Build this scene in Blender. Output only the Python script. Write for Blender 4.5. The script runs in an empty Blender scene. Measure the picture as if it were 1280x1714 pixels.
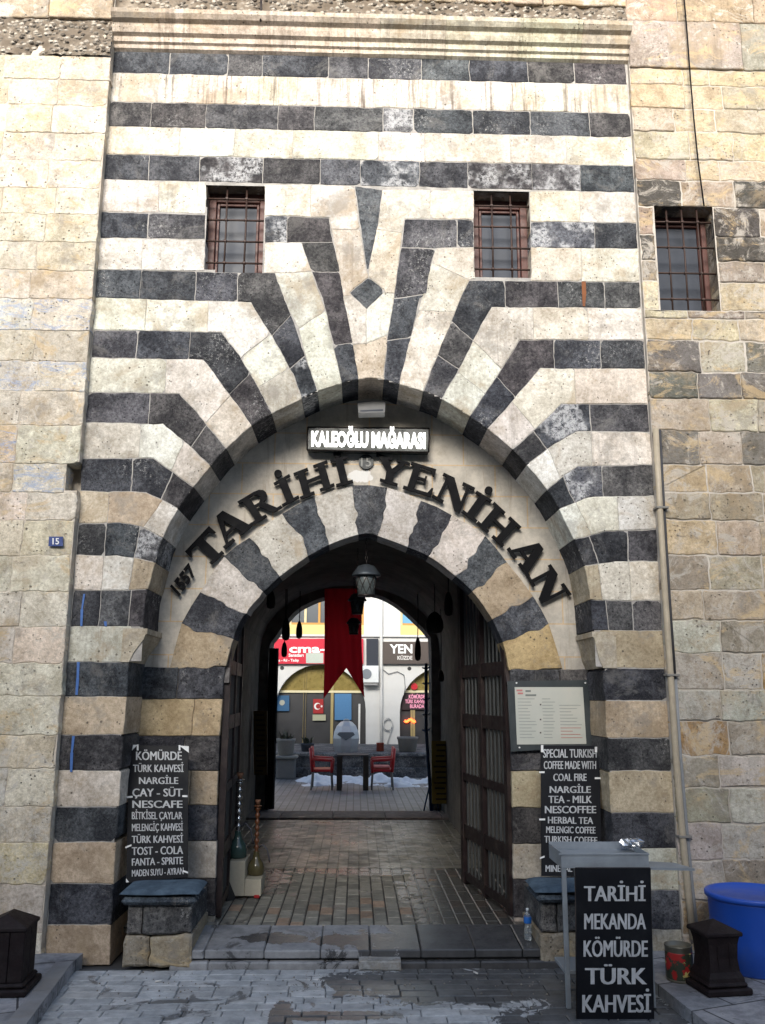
import bpy, math, random
import numpy as np
from mathutils import Vector, noise
rnd = random.Random(7)
R = math.radians
scene = bpy.context.scene
COL = scene.collection

# ------------------------------------------------------------------ camera, sky, sun, exposure
CAM = Vector((-0.0831, -5.85, 1.60))
YAW, PITCH, ROLL, FPX = 0.0291160, 0.2079026, 0.0043924, 1460.0
fw = Vector((math.sin(YAW)*math.cos(PITCH), math.cos(YAW)*math.cos(PITCH), math.sin(PITCH)))
rt0 = Vector((math.cos(YAW), -math.sin(YAW), 0)); up0 = rt0.cross(fw)
rt = math.cos(ROLL)*rt0 + math.sin(ROLL)*up0
up = -math.sin(ROLL)*rt0 + math.cos(ROLL)*up0
cd = bpy.data.cameras.new('camera'); cam = bpy.data.objects.new('camera', cd); COL.objects.link(cam)
from mathutils import Matrix
M = Matrix((rt, up, -fw)).transposed().to_4x4(); M.translation = CAM
cam.matrix_world = M
cd.sensor_fit = 'HORIZONTAL'; cd.sensor_width = 36; cd.lens = FPX/1280*36
cd.clip_start = .05; cd.clip_end = 800
scene.camera = cam

SUN_EL, SUN_AZ = R(21), R(190)          # azimuth: compass-like, direction the light comes FROM
w = bpy.data.worlds.new('World'); scene.world = w; w.use_nodes = True
nt = w.node_tree; bg = nt.nodes['Background']
sky = nt.nodes.new('ShaderNodeTexSky'); sky.sky_type = 'NISHITA'; sky.sun_disc = False
sky.sun_elevation = SUN_EL; sky.sun_rotation = SUN_AZ; sky.air_density = 1.0; sky.dust_density = 2.2; sky.ozone_density = 1.0
nt.links.new(sky.outputs[0], bg.inputs[0]); bg.inputs[1].default_value = .135
sl = bpy.data.lights.new('sun', 'SUN'); sl.energy = 3.3; sl.angle = R(32); sl.color = (1, .98, .94)
so = bpy.data.objects.new('sun', sl); COL.objects.link(so)
sdir = Vector((math.sin(SUN_AZ)*math.cos(SUN_EL), math.cos(SUN_AZ)*math.cos(SUN_EL), math.sin(SUN_EL)))
so.rotation_euler = sdir.to_track_quat('Z', 'Y').to_euler(); so.location = (0, -10, 20)
vs = scene.view_settings; vs.view_transform = 'Standard'; vs.look = 'None'; vs.gamma = 1; vs.exposure = 1.05
try: scene.display_settings.display_device = 'sRGB'
except Exception: pass
scene.cycles.max_bounces = 8; scene.cycles.diffuse_bounces = 5

# ------------------------------------------------------------------ survey helpers: photo reading -> point on a real plane
def ray(px, py): return (fw + rt*((px-640)/FPX) + up*((857-py)/FPX))
def at(px, py, Y):
    d = ray(px, py); return CAM + d*((Y-CAM.y)/d.y)
def atz(px, py, z):
    d = ray(px, py); return CAM + d*((z-CAM.z)/d.z)
def X(px, py, Y): return at(px, py, Y).x
def Z(px, py, Y): return at(px, py, Y).z
class Plane:
    def __init__(s, p, q, r):
        s.p = p; s.n = (q-p).cross(r-p).normalized()
        if s.n.y > 0: s.n = -s.n
    def at(s, px, py):
        d = ray(px, py); return CAM + d*((s.p-CAM).dot(s.n)/d.dot(s.n))
def vplane(Y): return Plane(Vector((0, Y, 0)), Vector((1, Y, 0)), Vector((0, Y, 1)))

# ------------------------------------------------------------------ mesh builder
class MB:
    def __init__(s): s.v = []; s.f = []; s.c = []; s.x = []; s.sm = []
    def vert(s, p): s.v.append(tuple(p)); return len(s.v)-1
    def face(s, idx, col=(1, 1, 1), fx=(0, 0, 0), smooth=False):
        s.f.append(tuple(idx)); s.c.append(col); s.x.append(fx); s.sm.append(smooth)
    def poly(s, pts, col=(1, 1, 1), fx=(0, 0, 0)):
        s.face([s.vert(p) for p in pts], col, fx)
    def box(s, a, b, col=(1, 1, 1), fx=(0, 0, 0), ch=0, R=None, o=None):
        x0, y0, z0 = [min(a[i], b[i]) for i in range(3)]; x1, y1, z1 = [max(a[i], b[i]) for i in range(3)]
        ch = min(ch, .45*min(x1-x0, y1-y0, z1-z0))
        P = []
        if ch <= 0:
            P = [(x, y, z) for x in (x0, x1) for y in (y0, y1) for z in (z0, z1)]
            F = [(0, 1, 3, 2), (4, 6, 7, 5), (0, 4, 5, 1), (2, 3, 7, 6), (0, 2, 6, 4), (1, 5, 7, 3)]
        else:
            idx = {}
            F = []
            for ix in (0, 1):
                for iy in (0, 1):
                    for iz in (0, 1):
                        c = [(x0, x1)[ix], (y0, y1)[iy], (z0, z1)[iz]]; sg = [1-2*ix, 1-2*iy, 1-2*iz]
                        for ax in range(3):
                            q = [c[i]+(sg[i]*ch if i != ax else 0) for i in range(3)]
                            idx[(ix, iy, iz, ax)] = len(P); P.append(tuple(q))
            for ax in range(3):
                u, v = [(1, 2), (2, 0), (0, 1)][ax]
                for sd in (0, 1):
                    q = []
                    for (a_, b_) in ((0, 0), (1, 0), (1, 1), (0, 1)):
                        k = [0, 0, 0]; k[ax] = sd; k[u] = a_; k[v] = b_
                        q.append(idx[(k[0], k[1], k[2], ax)])
                    F.append(tuple(q if sd else q[::-1]))
            for ax in range(3):     # edges along ax
                u, v = [(1, 2), (2, 0), (0, 1)][ax]
                for a_ in (0, 1):
                    for b_ in (0, 1):
                        k0 = [0, 0, 0]; k0[u] = a_; k0[v] = b_; k1 = list(k0); k1[ax] = 1
                        F.append((idx[(*k0, u)], idx[(*k1, u)], idx[(*k1, v)], idx[(*k0, v)]))
            for ix in (0, 1):
                for iy in (0, 1):
                    for iz in (0, 1): F.append(tuple(idx[(ix, iy, iz, a_)] for a_ in range(3)))
        b0 = len(s.v)
        for p in P:
            if R is not None: p = R @ (Vector(p)-o) + o
            s.v.append(tuple(p))
        for f in F: s.face([b0+i for i in f], col, fx)
    def tube(s, pts, r, n=10, col=(1, 1, 1), cap=True, fx=(0, 0, 0)):
        pts = [Vector(p) for p in pts]; rr = r if isinstance(r, (list, tuple)) else [r]*len(pts)
        rings = []; ref = None
        for i, p in enumerate(pts):
            t = (pts[min(i+1, len(pts)-1)]-pts[max(i-1, 0)]).normalized()
            if ref is None: ref = Vector((0, 0, 1)) if abs(t.z) < .9 else Vector((1, 0, 0))
            a = t.cross(ref).normalized(); b = t.cross(a).normalized(); ref = b.cross(t) if False else ref
            rings.append([s.vert(p+(a*math.cos(2*math.pi*k/n)+b*math.sin(2*math.pi*k/n))*rr[i]) for k in range(n)])
        for i in range(len(rings)-1):
            for k in range(n): s.face((rings[i][k], rings[i][(k+1) % n], rings[i+1][(k+1) % n], rings[i+1][k]), col, fx, True)
        if cap: s.face(rings[0][::-1], col, fx); s.face(rings[-1], col, fx)
    def lathe(s, prof, c, n=24, col=(1, 1, 1), smooth=True, sq=(1, 1), fx=(0, 0, 0)):
        rings = [[s.vert((c[0]+r*sq[0]*math.cos(2*math.pi*(k+.5)/n), c[1]+r*sq[1]*math.sin(2*math.pi*(k+.5)/n), c[2]+z)) for k in range(n)] for r, z in prof]
        for i in range(len(rings)-1):
            for k in range(n): s.face((rings[i][k], rings[i][(k+1) % n], rings[i+1][(k+1) % n], rings[i+1][k]), col, fx, smooth)
        s.face(rings[0][::-1], col, fx); s.face(rings[-1], col, fx)
    def slab(s, quad, n, t, col=(1, 1, 1)):      # quad of world points, thickness t along -n (behind)
        a = [s.vert(p) for p in quad]; b = [s.vert(Vector(p)-n*t) for p in quad]
        s.face(a, col); s.face(b[::-1], col)
        for i in range(len(quad)):
            j = (i+1) % len(quad); s.face((a[i], b[i], b[j], a[j]), col)
    def build(s, name, mat, parent=None, origin=None):
        me = bpy.data.meshes.new(name)
        o = Vector(origin) if origin is not None else Vector((0, 0, 0))
        p = parent
        if parent is not None:
            while p.parent: p = p.parent
            o = p.location.copy()
        me.from_pydata([(Vector(q)-o)[:] for q in s.v], [], s.f)
        me.polygons.foreach_set('use_smooth', s.sm)
        ca = me.color_attributes.new('Col', 'FLOAT_COLOR', 'CORNER'); cx = me.color_attributes.new('Fx', 'FLOAT_COLOR', 'CORNER')
        A = []; B = []
        for poly, c, x in zip(s.f, s.c, s.x):
            A += [c[0], c[1], c[2], c[3] if len(c) > 3 else 0]*len(poly); B += [x[0], x[1], x[2], 1]*len(poly)
        ca.data.foreach_set('color', A); cx.data.foreach_set('color', B)
        me.materials.append(mat); me.update()
        ob = bpy.data.objects.new(name, me); COL.objects.link(ob)
        if parent is not None: ob.parent = parent
        else: ob.location = o
        return ob
def join(name, pairs, parent):
    """several builders, each with its own material, linked as one mesh"""
    big = MB(); mi = []
    for k, (m, mt) in enumerate(pairs):
        b0 = len(big.v); big.v += m.v
        for f, c, x, sm in zip(m.f, m.c, m.x, m.sm): big.f.append(tuple(i+b0 for i in f)); big.c.append(c); big.x.append(x); big.sm.append(sm); mi.append(k)
    ob = big.build(name, pairs[0][1], parent)
    for m, mt in pairs[1:]: ob.data.materials.append(mt)
    ob.data.polygons.foreach_set('material_index', mi); ob.data.update(); return ob
def tag(o, label=None, cat=None, group=None, kind=None):
    if label: o['label'] = label
    if cat: o['category'] = cat
    if group: o['group'] = group
    if kind: o['kind'] = kind
    return o
def thing(name, label, cat, loc=(0, 0, 0), group=None):
    o = bpy.data.objects.new(name, None); COL.objects.link(o); o.location = loc; o.empty_display_size = .1
    return tag(o, label, cat, group)

# ------------------------------------------------------------------ materials
class NB:
    def __init__(s, name):
        s.m = bpy.data.materials.new(name); s.m.use_nodes = True; s.t = s.m.node_tree
        s.b = s.t.nodes['Principled BSDF']; s.co = s.t.nodes.new('ShaderNodeTexCoord').outputs['Object']
    def n(s, ty, **k):
        q = s.t.nodes.new(ty)
        for a, b in k.items(): setattr(q, a, b)
        return q
    def L(s, a, b): s.t.links.new(a, b)
    def put(s, sock, v):
        if hasattr(v, 'is_linked') or hasattr(v, 'links'): s.L(v, sock)
        elif isinstance(v, (tuple, list)) and len(v) == 3 and sock.type == 'RGBA': sock.default_value = (*v, 1)
        else: sock.default_value = v
    def map(s, sc=(1, 1, 1), rot=(0, 0, 0), loc=(0, 0, 0)):
        q = s.n('ShaderNodeMapping'); s.L(s.co, q.inputs[0]); q.inputs['Scale'].default_value = sc; q.inputs['Rotation'].default_value = rot; q.inputs['Location'].default_value = loc
        return q.outputs[0]
    def noise(s, sc, det=5, rough=.6, vec=None, dist=0):
        q = s.n('ShaderNodeTexNoise'); s.L(vec or s.co, q.inputs['Vector']); q.inputs['Scale'].default_value = sc; q.inputs['Detail'].default_value = det; q.inputs['Roughness'].default_value = rough; q.inputs['Distortion'].default_value = dist
        return q.outputs[0]
    def vor(s, sc, feat='F1', vec=None):
        q = s.n('ShaderNodeTexVoronoi', feature=feat); s.L(vec or s.co, q.inputs['Vector']); q.inputs['Scale'].default_value = sc
        return q.outputs
    def ramp(s, f, a, b, lo=0., hi=1.):
        q = s.n('ShaderNodeMapRange', interpolation_type='SMOOTHSTEP'); s.L(f, q.inputs[0]); q.inputs[1].default_value = a; q.inputs[2].default_value = b; q.inputs[3].default_value = lo; q.inputs[4].default_value = hi
        return q.outputs[0]
    def math(s, op, a, b=0.):
        q = s.n('ShaderNodeMath', operation=op); s.put(q.inputs[0], a); s.put(q.inputs[1], b); return q.outputs[0]
    def mix(s, f, a, b, mode='MIX'):
        q = s.n('ShaderNodeMix', data_type='RGBA', blend_type=mode); s.put(q.inputs[0], f); s.put(q.inputs[6], a); s.put(q.inputs[7], b); return q.outputs[2]
    def attr(s, name):
        q = s.n('ShaderNodeAttribute', attribute_name=name); return q.outputs['Color']
    def sep(s, v):
        q = s.n('ShaderNodeSeparateXYZ'); s.L(v, q.inputs[0]); return q.outputs
    def bump(s, h, st=.3, d=.01, prev=None):
        q = s.n('ShaderNodeBump'); q.inputs['Strength'].default_value = st; q.inputs['Distance'].default_value = d; s.L(h, q.inputs['Height'])
        if prev: s.L(prev, q.inputs['Normal'])
        return q.outputs[0]
    def perstone(s):
        a = s.n('ShaderNodeAttribute', attribute_name='Col').outputs['Alpha']; k = s.n('ShaderNodeVectorMath', operation='MULTIPLY_ADD'); cc = s.n('ShaderNodeCombineXYZ')
        for i in range(3): s.L(a, cc.inputs[i])
        s.L(cc.outputs[0], k.inputs[0]); k.inputs[1].default_value = (37, 11, 23); s.L(s.co, k.inputs[2]); s.co0 = s.co; s.co = k.outputs[0]
    def done(s, col=None, rough=.8, nrm=None, metal=0, spec=.5, **k):
        if col is not None: s.put(s.b.inputs['Base Color'], col)
        s.put(s.b.inputs['Roughness'], rough); s.b.inputs['Metallic'].default_value = metal; s.put(s.b.inputs['Specular IOR Level'], spec)
        if nrm: s.L(nrm, s.b.inputs['Normal'])
        for a, b in k.items(): s.put(s.b.inputs[a.replace('_', ' ')], b)
        return s.m
def simple(name, col, rough=.6, metal=0, var=.25, sc=14, bump=.15, spec=.5, dirt=.0, dirtc=(.12, .09, .07)):
    q = NB(name); f = q.noise(sc, 6)
    c = q.mix(1, col, q.mix(f, tuple([1-var]*3), tuple([1+var]*3)), 'MULTIPLY')
    if dirt: c = q.mix(q.ramp(q.noise(sc*.4, 6, .7), .45, .75, 0, dirt), c, dirtc)
    return q.done(c, q.ramp(f, .2, .8, max(rough-.12, .03), min(rough+.12, 1)), q.bump(q.noise(sc*4, 4), bump, .004) if bump else None, metal, spec)
def mat_light(name='limestone', rough=1., bump=.5, smear=0):
    q = NB(name); c = q.attr('Col'); fx = q.sep(q.attr('Fx')); q.perstone()
    c = q.mix(1, c, q.mix(q.ramp(q.noise(4.2, 9, .75), .34, .62), (.70, .67, .62), (1.12, 1.12, 1.11)), 'MULTIPLY')
    c = q.mix(1, c, q.mix(q.ramp(q.noise(44, 7, .85), .36, .62), (.72, .70, .66), (1.10, 1.10, 1.10)), 'MULTIPLY')
    c = q.mix(q.ramp(q.noise(2.6, 7, .7, dist=.6), .515, .64, 0, .55), c, (.38, .29, .185))
    c = q.mix(q.ramp(q.noise(3.4, 8, .75, q.map(loc=(7, 3, 2))), .525, .64, 0, .55), c, (.27, .25, .22))
    v = q.vor(30)[0]; v2 = q.vor(13, vec=q.map(loc=(3, 1, 4)))[0]; pits = q.math('MAXIMUM', q.math('MULTIPLY', q.ramp(v, .10, .20, 1, 0), q.ramp(q.noise(4, 3), .46, .58)), q.math('MULTIPLY', q.ramp(v2, .07, .12, 1, 0), q.ramp(q.noise(2.2, 3), .48, .6)))
    c = q.mix(q.math('MULTIPLY', pits, .8), c, (.09, .075, .06))
    q.co, own = q.co0, q.co
    if smear:
        lo = .53 if smear == 1 else .505
        c = q.mix(q.ramp(q.noise(4.2, 9, .8, q.map(loc=(1, 9, 5)), 1.2), lo, lo+.09, 0, .78), c, (.56, .52, .455) if smear == 1 else (.49, .445, .385))
        c = q.mix(q.ramp(q.noise(3.1, 8, .75, q.map((1, 1, 1.6), loc=(8, 3, 1)), .8), .53, .62, 0, .6), c, (.58, .43, .24))
        bl = q.math('MULTIPLY', fx[2], q.ramp(q.noise(4, 8, .85, q.map((1.2, 1, 3.2), rot=(0, .5, 0)), 1.5), .51, .56))
        c = q.mix(q.math('MULTIPLY', bl, .55), c, (.22, .33, .56))
        c = q.mix(q.ramp(q.noise(11, 7, .8, q.map((1, 1, 1.8), loc=(5, 2, 8)), .8), .55, .66, 0, .55), c, (.19, .165, .135))
    st = q.noise(1, 4, .7, q.map((34, 8, 1.6)))
    z = q.sep(q.co)[2]
    c = q.mix(q.math('MULTIPLY', q.math('MULTIPLY', q.ramp(st, .42, .68), fx[0]), q.ramp(q.noise(1.2, 3, .6, q.map((4, 1, .8))), .35, .6)), c, (.13, .10, .075))
    c = q.mix(q.math('MULTIPLY', fx[1], q.ramp(q.noise(22, 8, .8), .46, .54)), c, (.75, .74, .72))
    q.co = own
    h = q.math('ADD', q.noise(14, 8, .75), q.math('MULTIPLY', pits, -.7))
    nb = q.bump(h, bump, .014); nb = q.bump(q.noise(90, 4, .75), .6, .004, nb)
    return q.done(c, .92, nb, spec=.2)
def mat_dark():
    q = NB('basalt'); c = q.attr('Col'); fx = q.sep(q.attr('Fx')); q.perstone()
    c = q.mix(1, c, q.mix(q.ramp(q.noise(4.5, 8, .72), .40, .62), (.52, .52, .54), (1.6, 1.58, 1.54)), 'MULTIPLY')
    c = q.mix(1, c, q.mix(q.ramp(q.noise(48, 7, .85), .38, .64), (.52, .52, .54), (1.55, 1.54, 1.52)), 'MULTIPLY')
    c = q.mix(q.ramp(q.noise(85, 4, .8, q.map(loc=(2, 2, 2))), .60, .72, 0, .55), c, (.27, .27, .27))
    v = q.vor(46)[0]; v2 = q.vor(24, vec=q.map(loc=(3, 1, 4)))[0]
    pits = q.math('MAXIMUM', q.math('MULTIPLY', q.ramp(v, .12, .24, 1, 0), q.ramp(q.noise(7, 3), .40, .56)), q.math('MULTIPLY', q.ramp(v2, .10, .17, 1, 0), q.ramp(q.noise(3.3, 3), .46, .58)))
    c = q.mix(q.math('MULTIPLY', pits, .85), c, (.010, .010, .011))
    c = q.mix(q.ramp(q.noise(3.1, 9, .8, q.map(loc=(4, 8, 1)), .7), .525, .66, 0, .45), c, (.22, .21, .195))
    c = q.mix(q.math('MULTIPLY', q.math('MULTIPLY', fx[1], q.ramp(q.noise(5, 3, .6), .42, .56)), q.ramp(q.noise(30, 8, .9), .44, .54)), c, (.72, .72, .72))
    q.co = q.co0
    c = q.mix(q.math('MULTIPLY', q.ramp(q.noise(1.5, 4, .6, q.map(loc=(6, 2, 9))), .52, .64), q.ramp(q.noise(34, 8, .9), .53, .60, 0, .75)), c, (.55, .54, .52))
    nb = q.bump(q.math('ADD', q.noise(18, 9, .8), q.math('MULTIPLY', pits, -.9)), .8, .012); nb = q.bump(q.noise(110, 4, .75), .6, .004, nb)
    return q.done(c, .88, nb, spec=.25)
def mat_attr(name, rough=.7, bump=.2, sc=30, var=.2, spec=.4, metal=0):
    q = NB(name); c = q.mix(1, q.attr('Col'), q.mix(q.noise(sc, 6, .7), tuple([1-var]*3), tuple([1+var]*3)), 'MULTIPLY')
    return q.done(c, rough, q.bump(q.noise(sc*2, 5), bump, .004), metal, spec)
def mat_mortar(name, c0, c1):
    q = NB(name); c = q.mix(q.ramp(q.noise(7, 8, .75), .3, .7), c0, c1)
    return q.done(c, .95, q.bump(q.noise(60, 6, .8), .6, .006), spec=.1)
def emit(name, col, st):
    q = NB(name); q.b.inputs['Emission Color'].default_value = (*col, 1); q.b.inputs['Emission Strength'].default_value = st
    return q.done(col, .5)
MT = {}
MT['light'] = mat_light(); MT['dark'] = mat_dark(); MT['rough'] = mat_light('weathered_limestone', bump=1., smear=1); MT['rubblestone'] = mat_light('rubble_limestone', bump=1., smear=2)
MT['mortar_cream'] = mat_mortar('cream_mortar', (.40, .34, .27), (.66, .60, .51)); MT['mortar'] = mat_mortar('lime_mortar', (.26, .245, .225), (.50, .475, .44)); MT['mortar_pink'] = mat_mortar('pinkish_mortar', (.40, .36, .31), (.60, .55, .48))
MT['wood'] = simple('red_brown_wood', (.085, .030, .022), .55, var=.4, sc=20, bump=.3)
MT['maroon'] = simple('maroon_iron', (.014, .0065, .007), .5, var=.4, sc=18, dirt=.3)
MT['iron'] = simple('black_iron', (.03, .024, .022), .5, .6, var=.4)
MT['glass_dark'] = simple('dark_window_pane', (.05, .057, .072), .45, var=.6, sc=5, bump=0, spec=.2)
MT['black'] = simple('black_letter_paint', (.004, .004, .005), .65, var=.3, bump=.05, spec=.12)
MT['board'] = simple('black_board', (.006, .007, .010), .5, var=.5, sc=8, bump=.05, spec=.14, dirt=.5, dirtc=(.025, .027, .03))
MT['ink'] = simple('silver_white_paint', (.46, .47, .48), .5, var=.45, sc=22, bump=0, dirt=.5, dirtc=(.16, .165, .17))
MT['white'] = simple('white_tape', (.75, .75, .73), .5, var=.1, bump=0)
MT['attr'] = mat_attr('painted_surface'); MT['gloss'] = mat_attr('plastic_surface', .35, .03, 12, .1, .5)
MT['steel'] = simple('galvanised_steel', (.31, .345, .38), .5, .3, var=.35, sc=10, dirt=.35, dirtc=(.16, .17, .17))
MT['charwood'] = simple('dark_stained_wood', (.014, .009, .010), .65, var=.7, sc=26, bump=.6, spec=.2, dirt=.4, dirtc=(.045, .04, .04))
MT['blue'] = simple('blue_plastic', (.014, .08, .46), .42, var=.2, sc=6, bump=.05, dirt=.35, dirtc=(.10, .14, .25))
MT['cloth_red'] = simple('red_banner_cloth', (.32, .008, .014), .85, var=.25, sc=7, bump=.2, spec=.1)
nb_ = NB('red_banner_cloth'); tr = nb_.n('ShaderNodeBsdfTranslucent'); tr.inputs[0].default_value = (.38, .012, .022, 1); mx = nb_.n('ShaderNodeMixShader'); mx.inputs[0].default_value = .5
nb_.done((.30, .009, .016), .9, nb_.bump(nb_.noise(9, 4), .2, .01), spec=.1); nb_.L(nb_.b.outputs[0], mx.inputs[1]); nb_.L(tr.outputs[0], mx.inputs[2]); nb_.L(mx.outputs[0], nb_.t.nodes['Material Output'].inputs[0])
MT['cloth_red'] = nb_.m
MT['cloth_black'] = simple('black_cloth', (.01, .01, .011), .9, var=.4, sc=8)

# ------------------------------------------------------------------ 2-D stone tools
def jit(x, z, a):
    p = Vector((x*7.3+3.1, z*7.3-1.7, 4.2)); q = Vector((x*23+9, z*23+5, 1.2))
    n = noise.noise_vector(p)*.7 + noise.noise_vector(q)*.45
    r = noise.noise_vector(Vector((x*61, z*61, 7.7)))
    return x+(n.x+r.x*.3)*a, z+(n.y+r.y*.3)*a
def resample(P, step, closed=True):
    out = []
    for i in range(len(P) if closed else len(P)-1):
        a = P[i]; b = P[(i+1) % len(P)]; L = math.hypot(b[0]-a[0], b[1]-a[1]); n = max(1, int(L/step))
        for k in range(n): out.append((a[0]+(b[0]-a[0])*k/n, a[1]+(b[1]-a[1])*k/n))
    if not closed: out.append(P[-1])
    return out
def area(P): return .5*sum(P[i][0]*P[(i+1) % len(P)][1]-P[(i+1) % len(P)][0]*P[i][1] for i in range(len(P)))
def inset(P, d):
    n = len(P); out = []
    for i in range(n):
        a, b, c = P[i-1], P[i], P[(i+1) % n]
        e1 = Vector((b[0]-a[0], b[1]-a[1])); e2 = Vector((c[0]-b[0], c[1]-b[1]))
        if e1.length < 1e-9 or e2.length < 1e-9: out.append(b); continue
        n1 = Vector((-e1.y, e1.x)).normalized(); n2 = Vector((-e2.y, e2.x)).normalized()
        m = n1+n2
        if m.length < .2: out.append(b); continue
        m.normalize(); k = d/max(.45, m.dot(n1)); out.append((b[0]+m.x*k, b[1]+m.y*k))
    return out
def clean(P):
    out = []
    for p in P:
        if not out or math.hypot(p[0]-out[-1][0], p[1]-out[-1][1]) > .002: out.append(p)
    if math.hypot(out[0][0]-out[-1][0], out[0][1]-out[-1][1]) < .002: out.pop()
    return out
def stone(mb, P, yf, depth, col, fx=(0, 0, 0), gap=.003, ch=.006, ja=.006, step=.03, chip=0):
    P = clean(P)
    if len(P) < 3 or abs(area(P)) < 2e-4: return
    if area(P) < 0: P = P[::-1]
    if chip:
        Q = []
        for i, p in enumerate(P):
            a_, b_ = P[i-1], P[(i+1) % len(P)]; la, lb = math.dist(p, a_), math.dist(p, b_)
            if min(la, lb) > .12 and rnd.random() < chip:
                da, db = rnd.uniform(.008, .035), rnd.uniform(.008, .03)
                Q += [(p[0]+(a_[0]-p[0])*da/la, p[1]+(a_[1]-p[1])*da/la), (p[0]+(b_[0]-p[0])*db/lb, p[1]+(b_[1]-p[1])*db/lb)]
            else: Q.append(p)
        P = Q
    P = [jit(x, z, ja) for x, z in resample(P, step)] if ja else P
    A = inset(P, gap); B = inset(P, gap+ch)
    col = (*col[:3], rnd.random())
    ra = [mb.vert((x, yf+ch*.8, z)) for x, z in A]; rc = [mb.vert((x, yf+depth, z)) for x, z in A]
    rb = [mb.vert((x, yf, z)) for x, z in B]
    n = len(P)
    mb.face(rb, col, fx)
    for i in range(n):
        j = (i+1) % n
        mb.face((ra[i], ra[j], rb[j], rb[i]), col, fx); mb.face((rc[i], rc[j], ra[j], ra[i]), col, fx)
def vary(c, v=.1, h=.04):
    k = 1+rnd.uniform(-v, v); return tuple(max(.004, c[i]*k*(1+rnd.uniform(-h, h))) for i in range(3))
LIGHTS = [(.68, .66, .605), (.72, .70, .65), (.66, .635, .58), (.67, .63, .56)]
def clight(z=9):
    c = rnd.choice(LIGHTS)
    if z < 3.2 and rnd.random() < .3: c = rnd.choice([(.55, .47, .36), (.50, .42, .32), (.56, .50, .41)])
    if z < 2.2 and rnd.random() < .4: c = rnd.choice([(.50, .42, .31), (.53, .47, .38), (.60, .57, .51)])
    return vary(c, .10, .03)
def cdark(): return vary(rnd.choice([(.066, .070, .079), (.052, .056, .064), (.074, .075, .081), (.068, .065, .067), (.080, .078, .080), (.046, .049, .056)]), .22, .03)
def sheet(mb, x0, x1, z0, z1, Y, inside, cell=.02, col=(1, 1, 1)):
    """vertical sheet of quads covering [x0,x1]x[z0,z1] except where inside(x,z) is True"""
    nz = int(round((z1-z0)/cell)); nx = int(round((x1-x0)/cell)); prev = {}
    runs_open = {}
    def emit_(r, za, zb): mb.poly([(r[0], Y, za), (r[1], Y, za), (r[1], Y, zb), (r[0], Y, zb)], col)
    for j in range(nz+1):
        runs = []
        if j < nz:
            z = z0+(j+.5)*(z1-z0)/nz; st = None
            for i in range(nx+1):
                ok = i < nx and not inside(x0+(i+.5)*(x1-x0)/nx, z)
                if ok and st is None: st = i
                if not ok and st is not None: runs.append((x0+st*(x1-x0)/nx, x0+i*(x1-x0)/nx)); st = None
        zc = z0+j*(z1-z0)/nz; new = {}
        for r in runs: new[r] = runs_open.pop(r) if r in runs_open else zc
        for r, za in runs_open.items(): emit_(r, za, zc)
        runs_open = new
def inpoly(P):
    xs = np.array([p[0] for p in P]); zs = np.array([p[1] for p in P])
    def f(x, z):
        x2 = np.roll(xs, -1); z2 = np.roll(zs, -1)
        c = (zs > z) != (z2 > z)
        return bool(np.sum(c & (x < (x2-xs)*(z-zs)/np.where(z2 == zs, 1e-9, z2-zs)+xs)) % 2)
    return f
def catmull(P, n=6):
    out = []
    for i in range(len(P)-1):
        p0, p1, p2, p3 = P[max(i-1, 0)], P[i], P[i+1], P[min(i+2, len(P)-1)]
        for k in range(n):
            t = k/n
            out.append(tuple(.5*(2*p1[a]+(p2[a]-p0[a])*t+(2*p0[a]-5*p1[a]+4*p2[a]-p3[a])*t*t+(3*p1[a]-p0[a]-3*p2[a]+p3[a])*t**3) for a in (0, 1)))
    out.append(tuple(P[-1])); return out
# ------------------------------------------------------------------ text
_tc = {}
def text2d(s, bold=.0):
    if (s, bold) in _tc: return _tc[(s, bold)]
    cu = bpy.data.curves.new('t', 'FONT'); cu.body = s; cu.size = 1; cu.resolution_u = 3; cu.offset = bold
    ob = bpy.data.objects.new('t', cu); COL.objects.link(ob)
    dg = bpy.context.evaluated_depsgraph_get(); me = ob.evaluated_get(dg).to_mesh()
    V = [(v.co.x, v.co.y) for v in me.vertices]; F = [tuple(p.vertices) for p in me.polygons]
    ob.evaluated_get(dg).to_mesh_clear(); bpy.data.objects.remove(ob); bpy.data.curves.remove(cu)
    _tc[(s, bold)] = (V, F); return V, F
CAPH = max(v[1] for v in text2d('H')[0])
def emboss(mb, V, F, fn, n, lift, thick, col=(1, 1, 1)):
    """V in unit box -> fn(u,v) world point; raised thick along n"""
    a = [mb.vert(fn(u, v)+n*(lift+thick)) for u, v in V]; b = [mb.vert(fn(u, v)+n*lift) for u, v in V]
    ec = {}
    for f in F:
        mb.face([a[i] for i in f], col)
        for i in range(len(f)):
            e = (f[i], f[(i+1) % len(f)]); ec[tuple(sorted(e))] = None if tuple(sorted(e)) in ec else e
    for e in ec.values():
        if e: mb.face((a[e[1]], a[e[0]], b[e[0]], b[e[1]]), col)
def quadmap(pl, q):      # q = BL, BR, TL, TR in photo readings on plane pl
    W = [pl.at(*p) for p in q]
    return lambda u, v: (W[0]*(1-u)+W[1]*u)*(1-v)+(W[2]*(1-u)+W[3]*u)*v
def text_on(mb, s, pl, q, bold=.02, lift=.001, thick=.002, col=(1, 1, 1), caps=None, fat=0):
    V, F = text2d(s, bold)
    x0 = min(v[0] for v in V); x1 = max(v[0] for v in V); hh = caps or CAPH
    for k, dx in enumerate((-fat, -fat/3, fat/3, fat) if fat else (0,)):      # heavy lettering: strokes widened sideways
        emboss(mb, [((x-x0+dx)/(x1-x0), y/hh) for x, y in V], F, quadmap(pl, q), pl.n, lift, thick+.0002*k, col)
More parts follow.
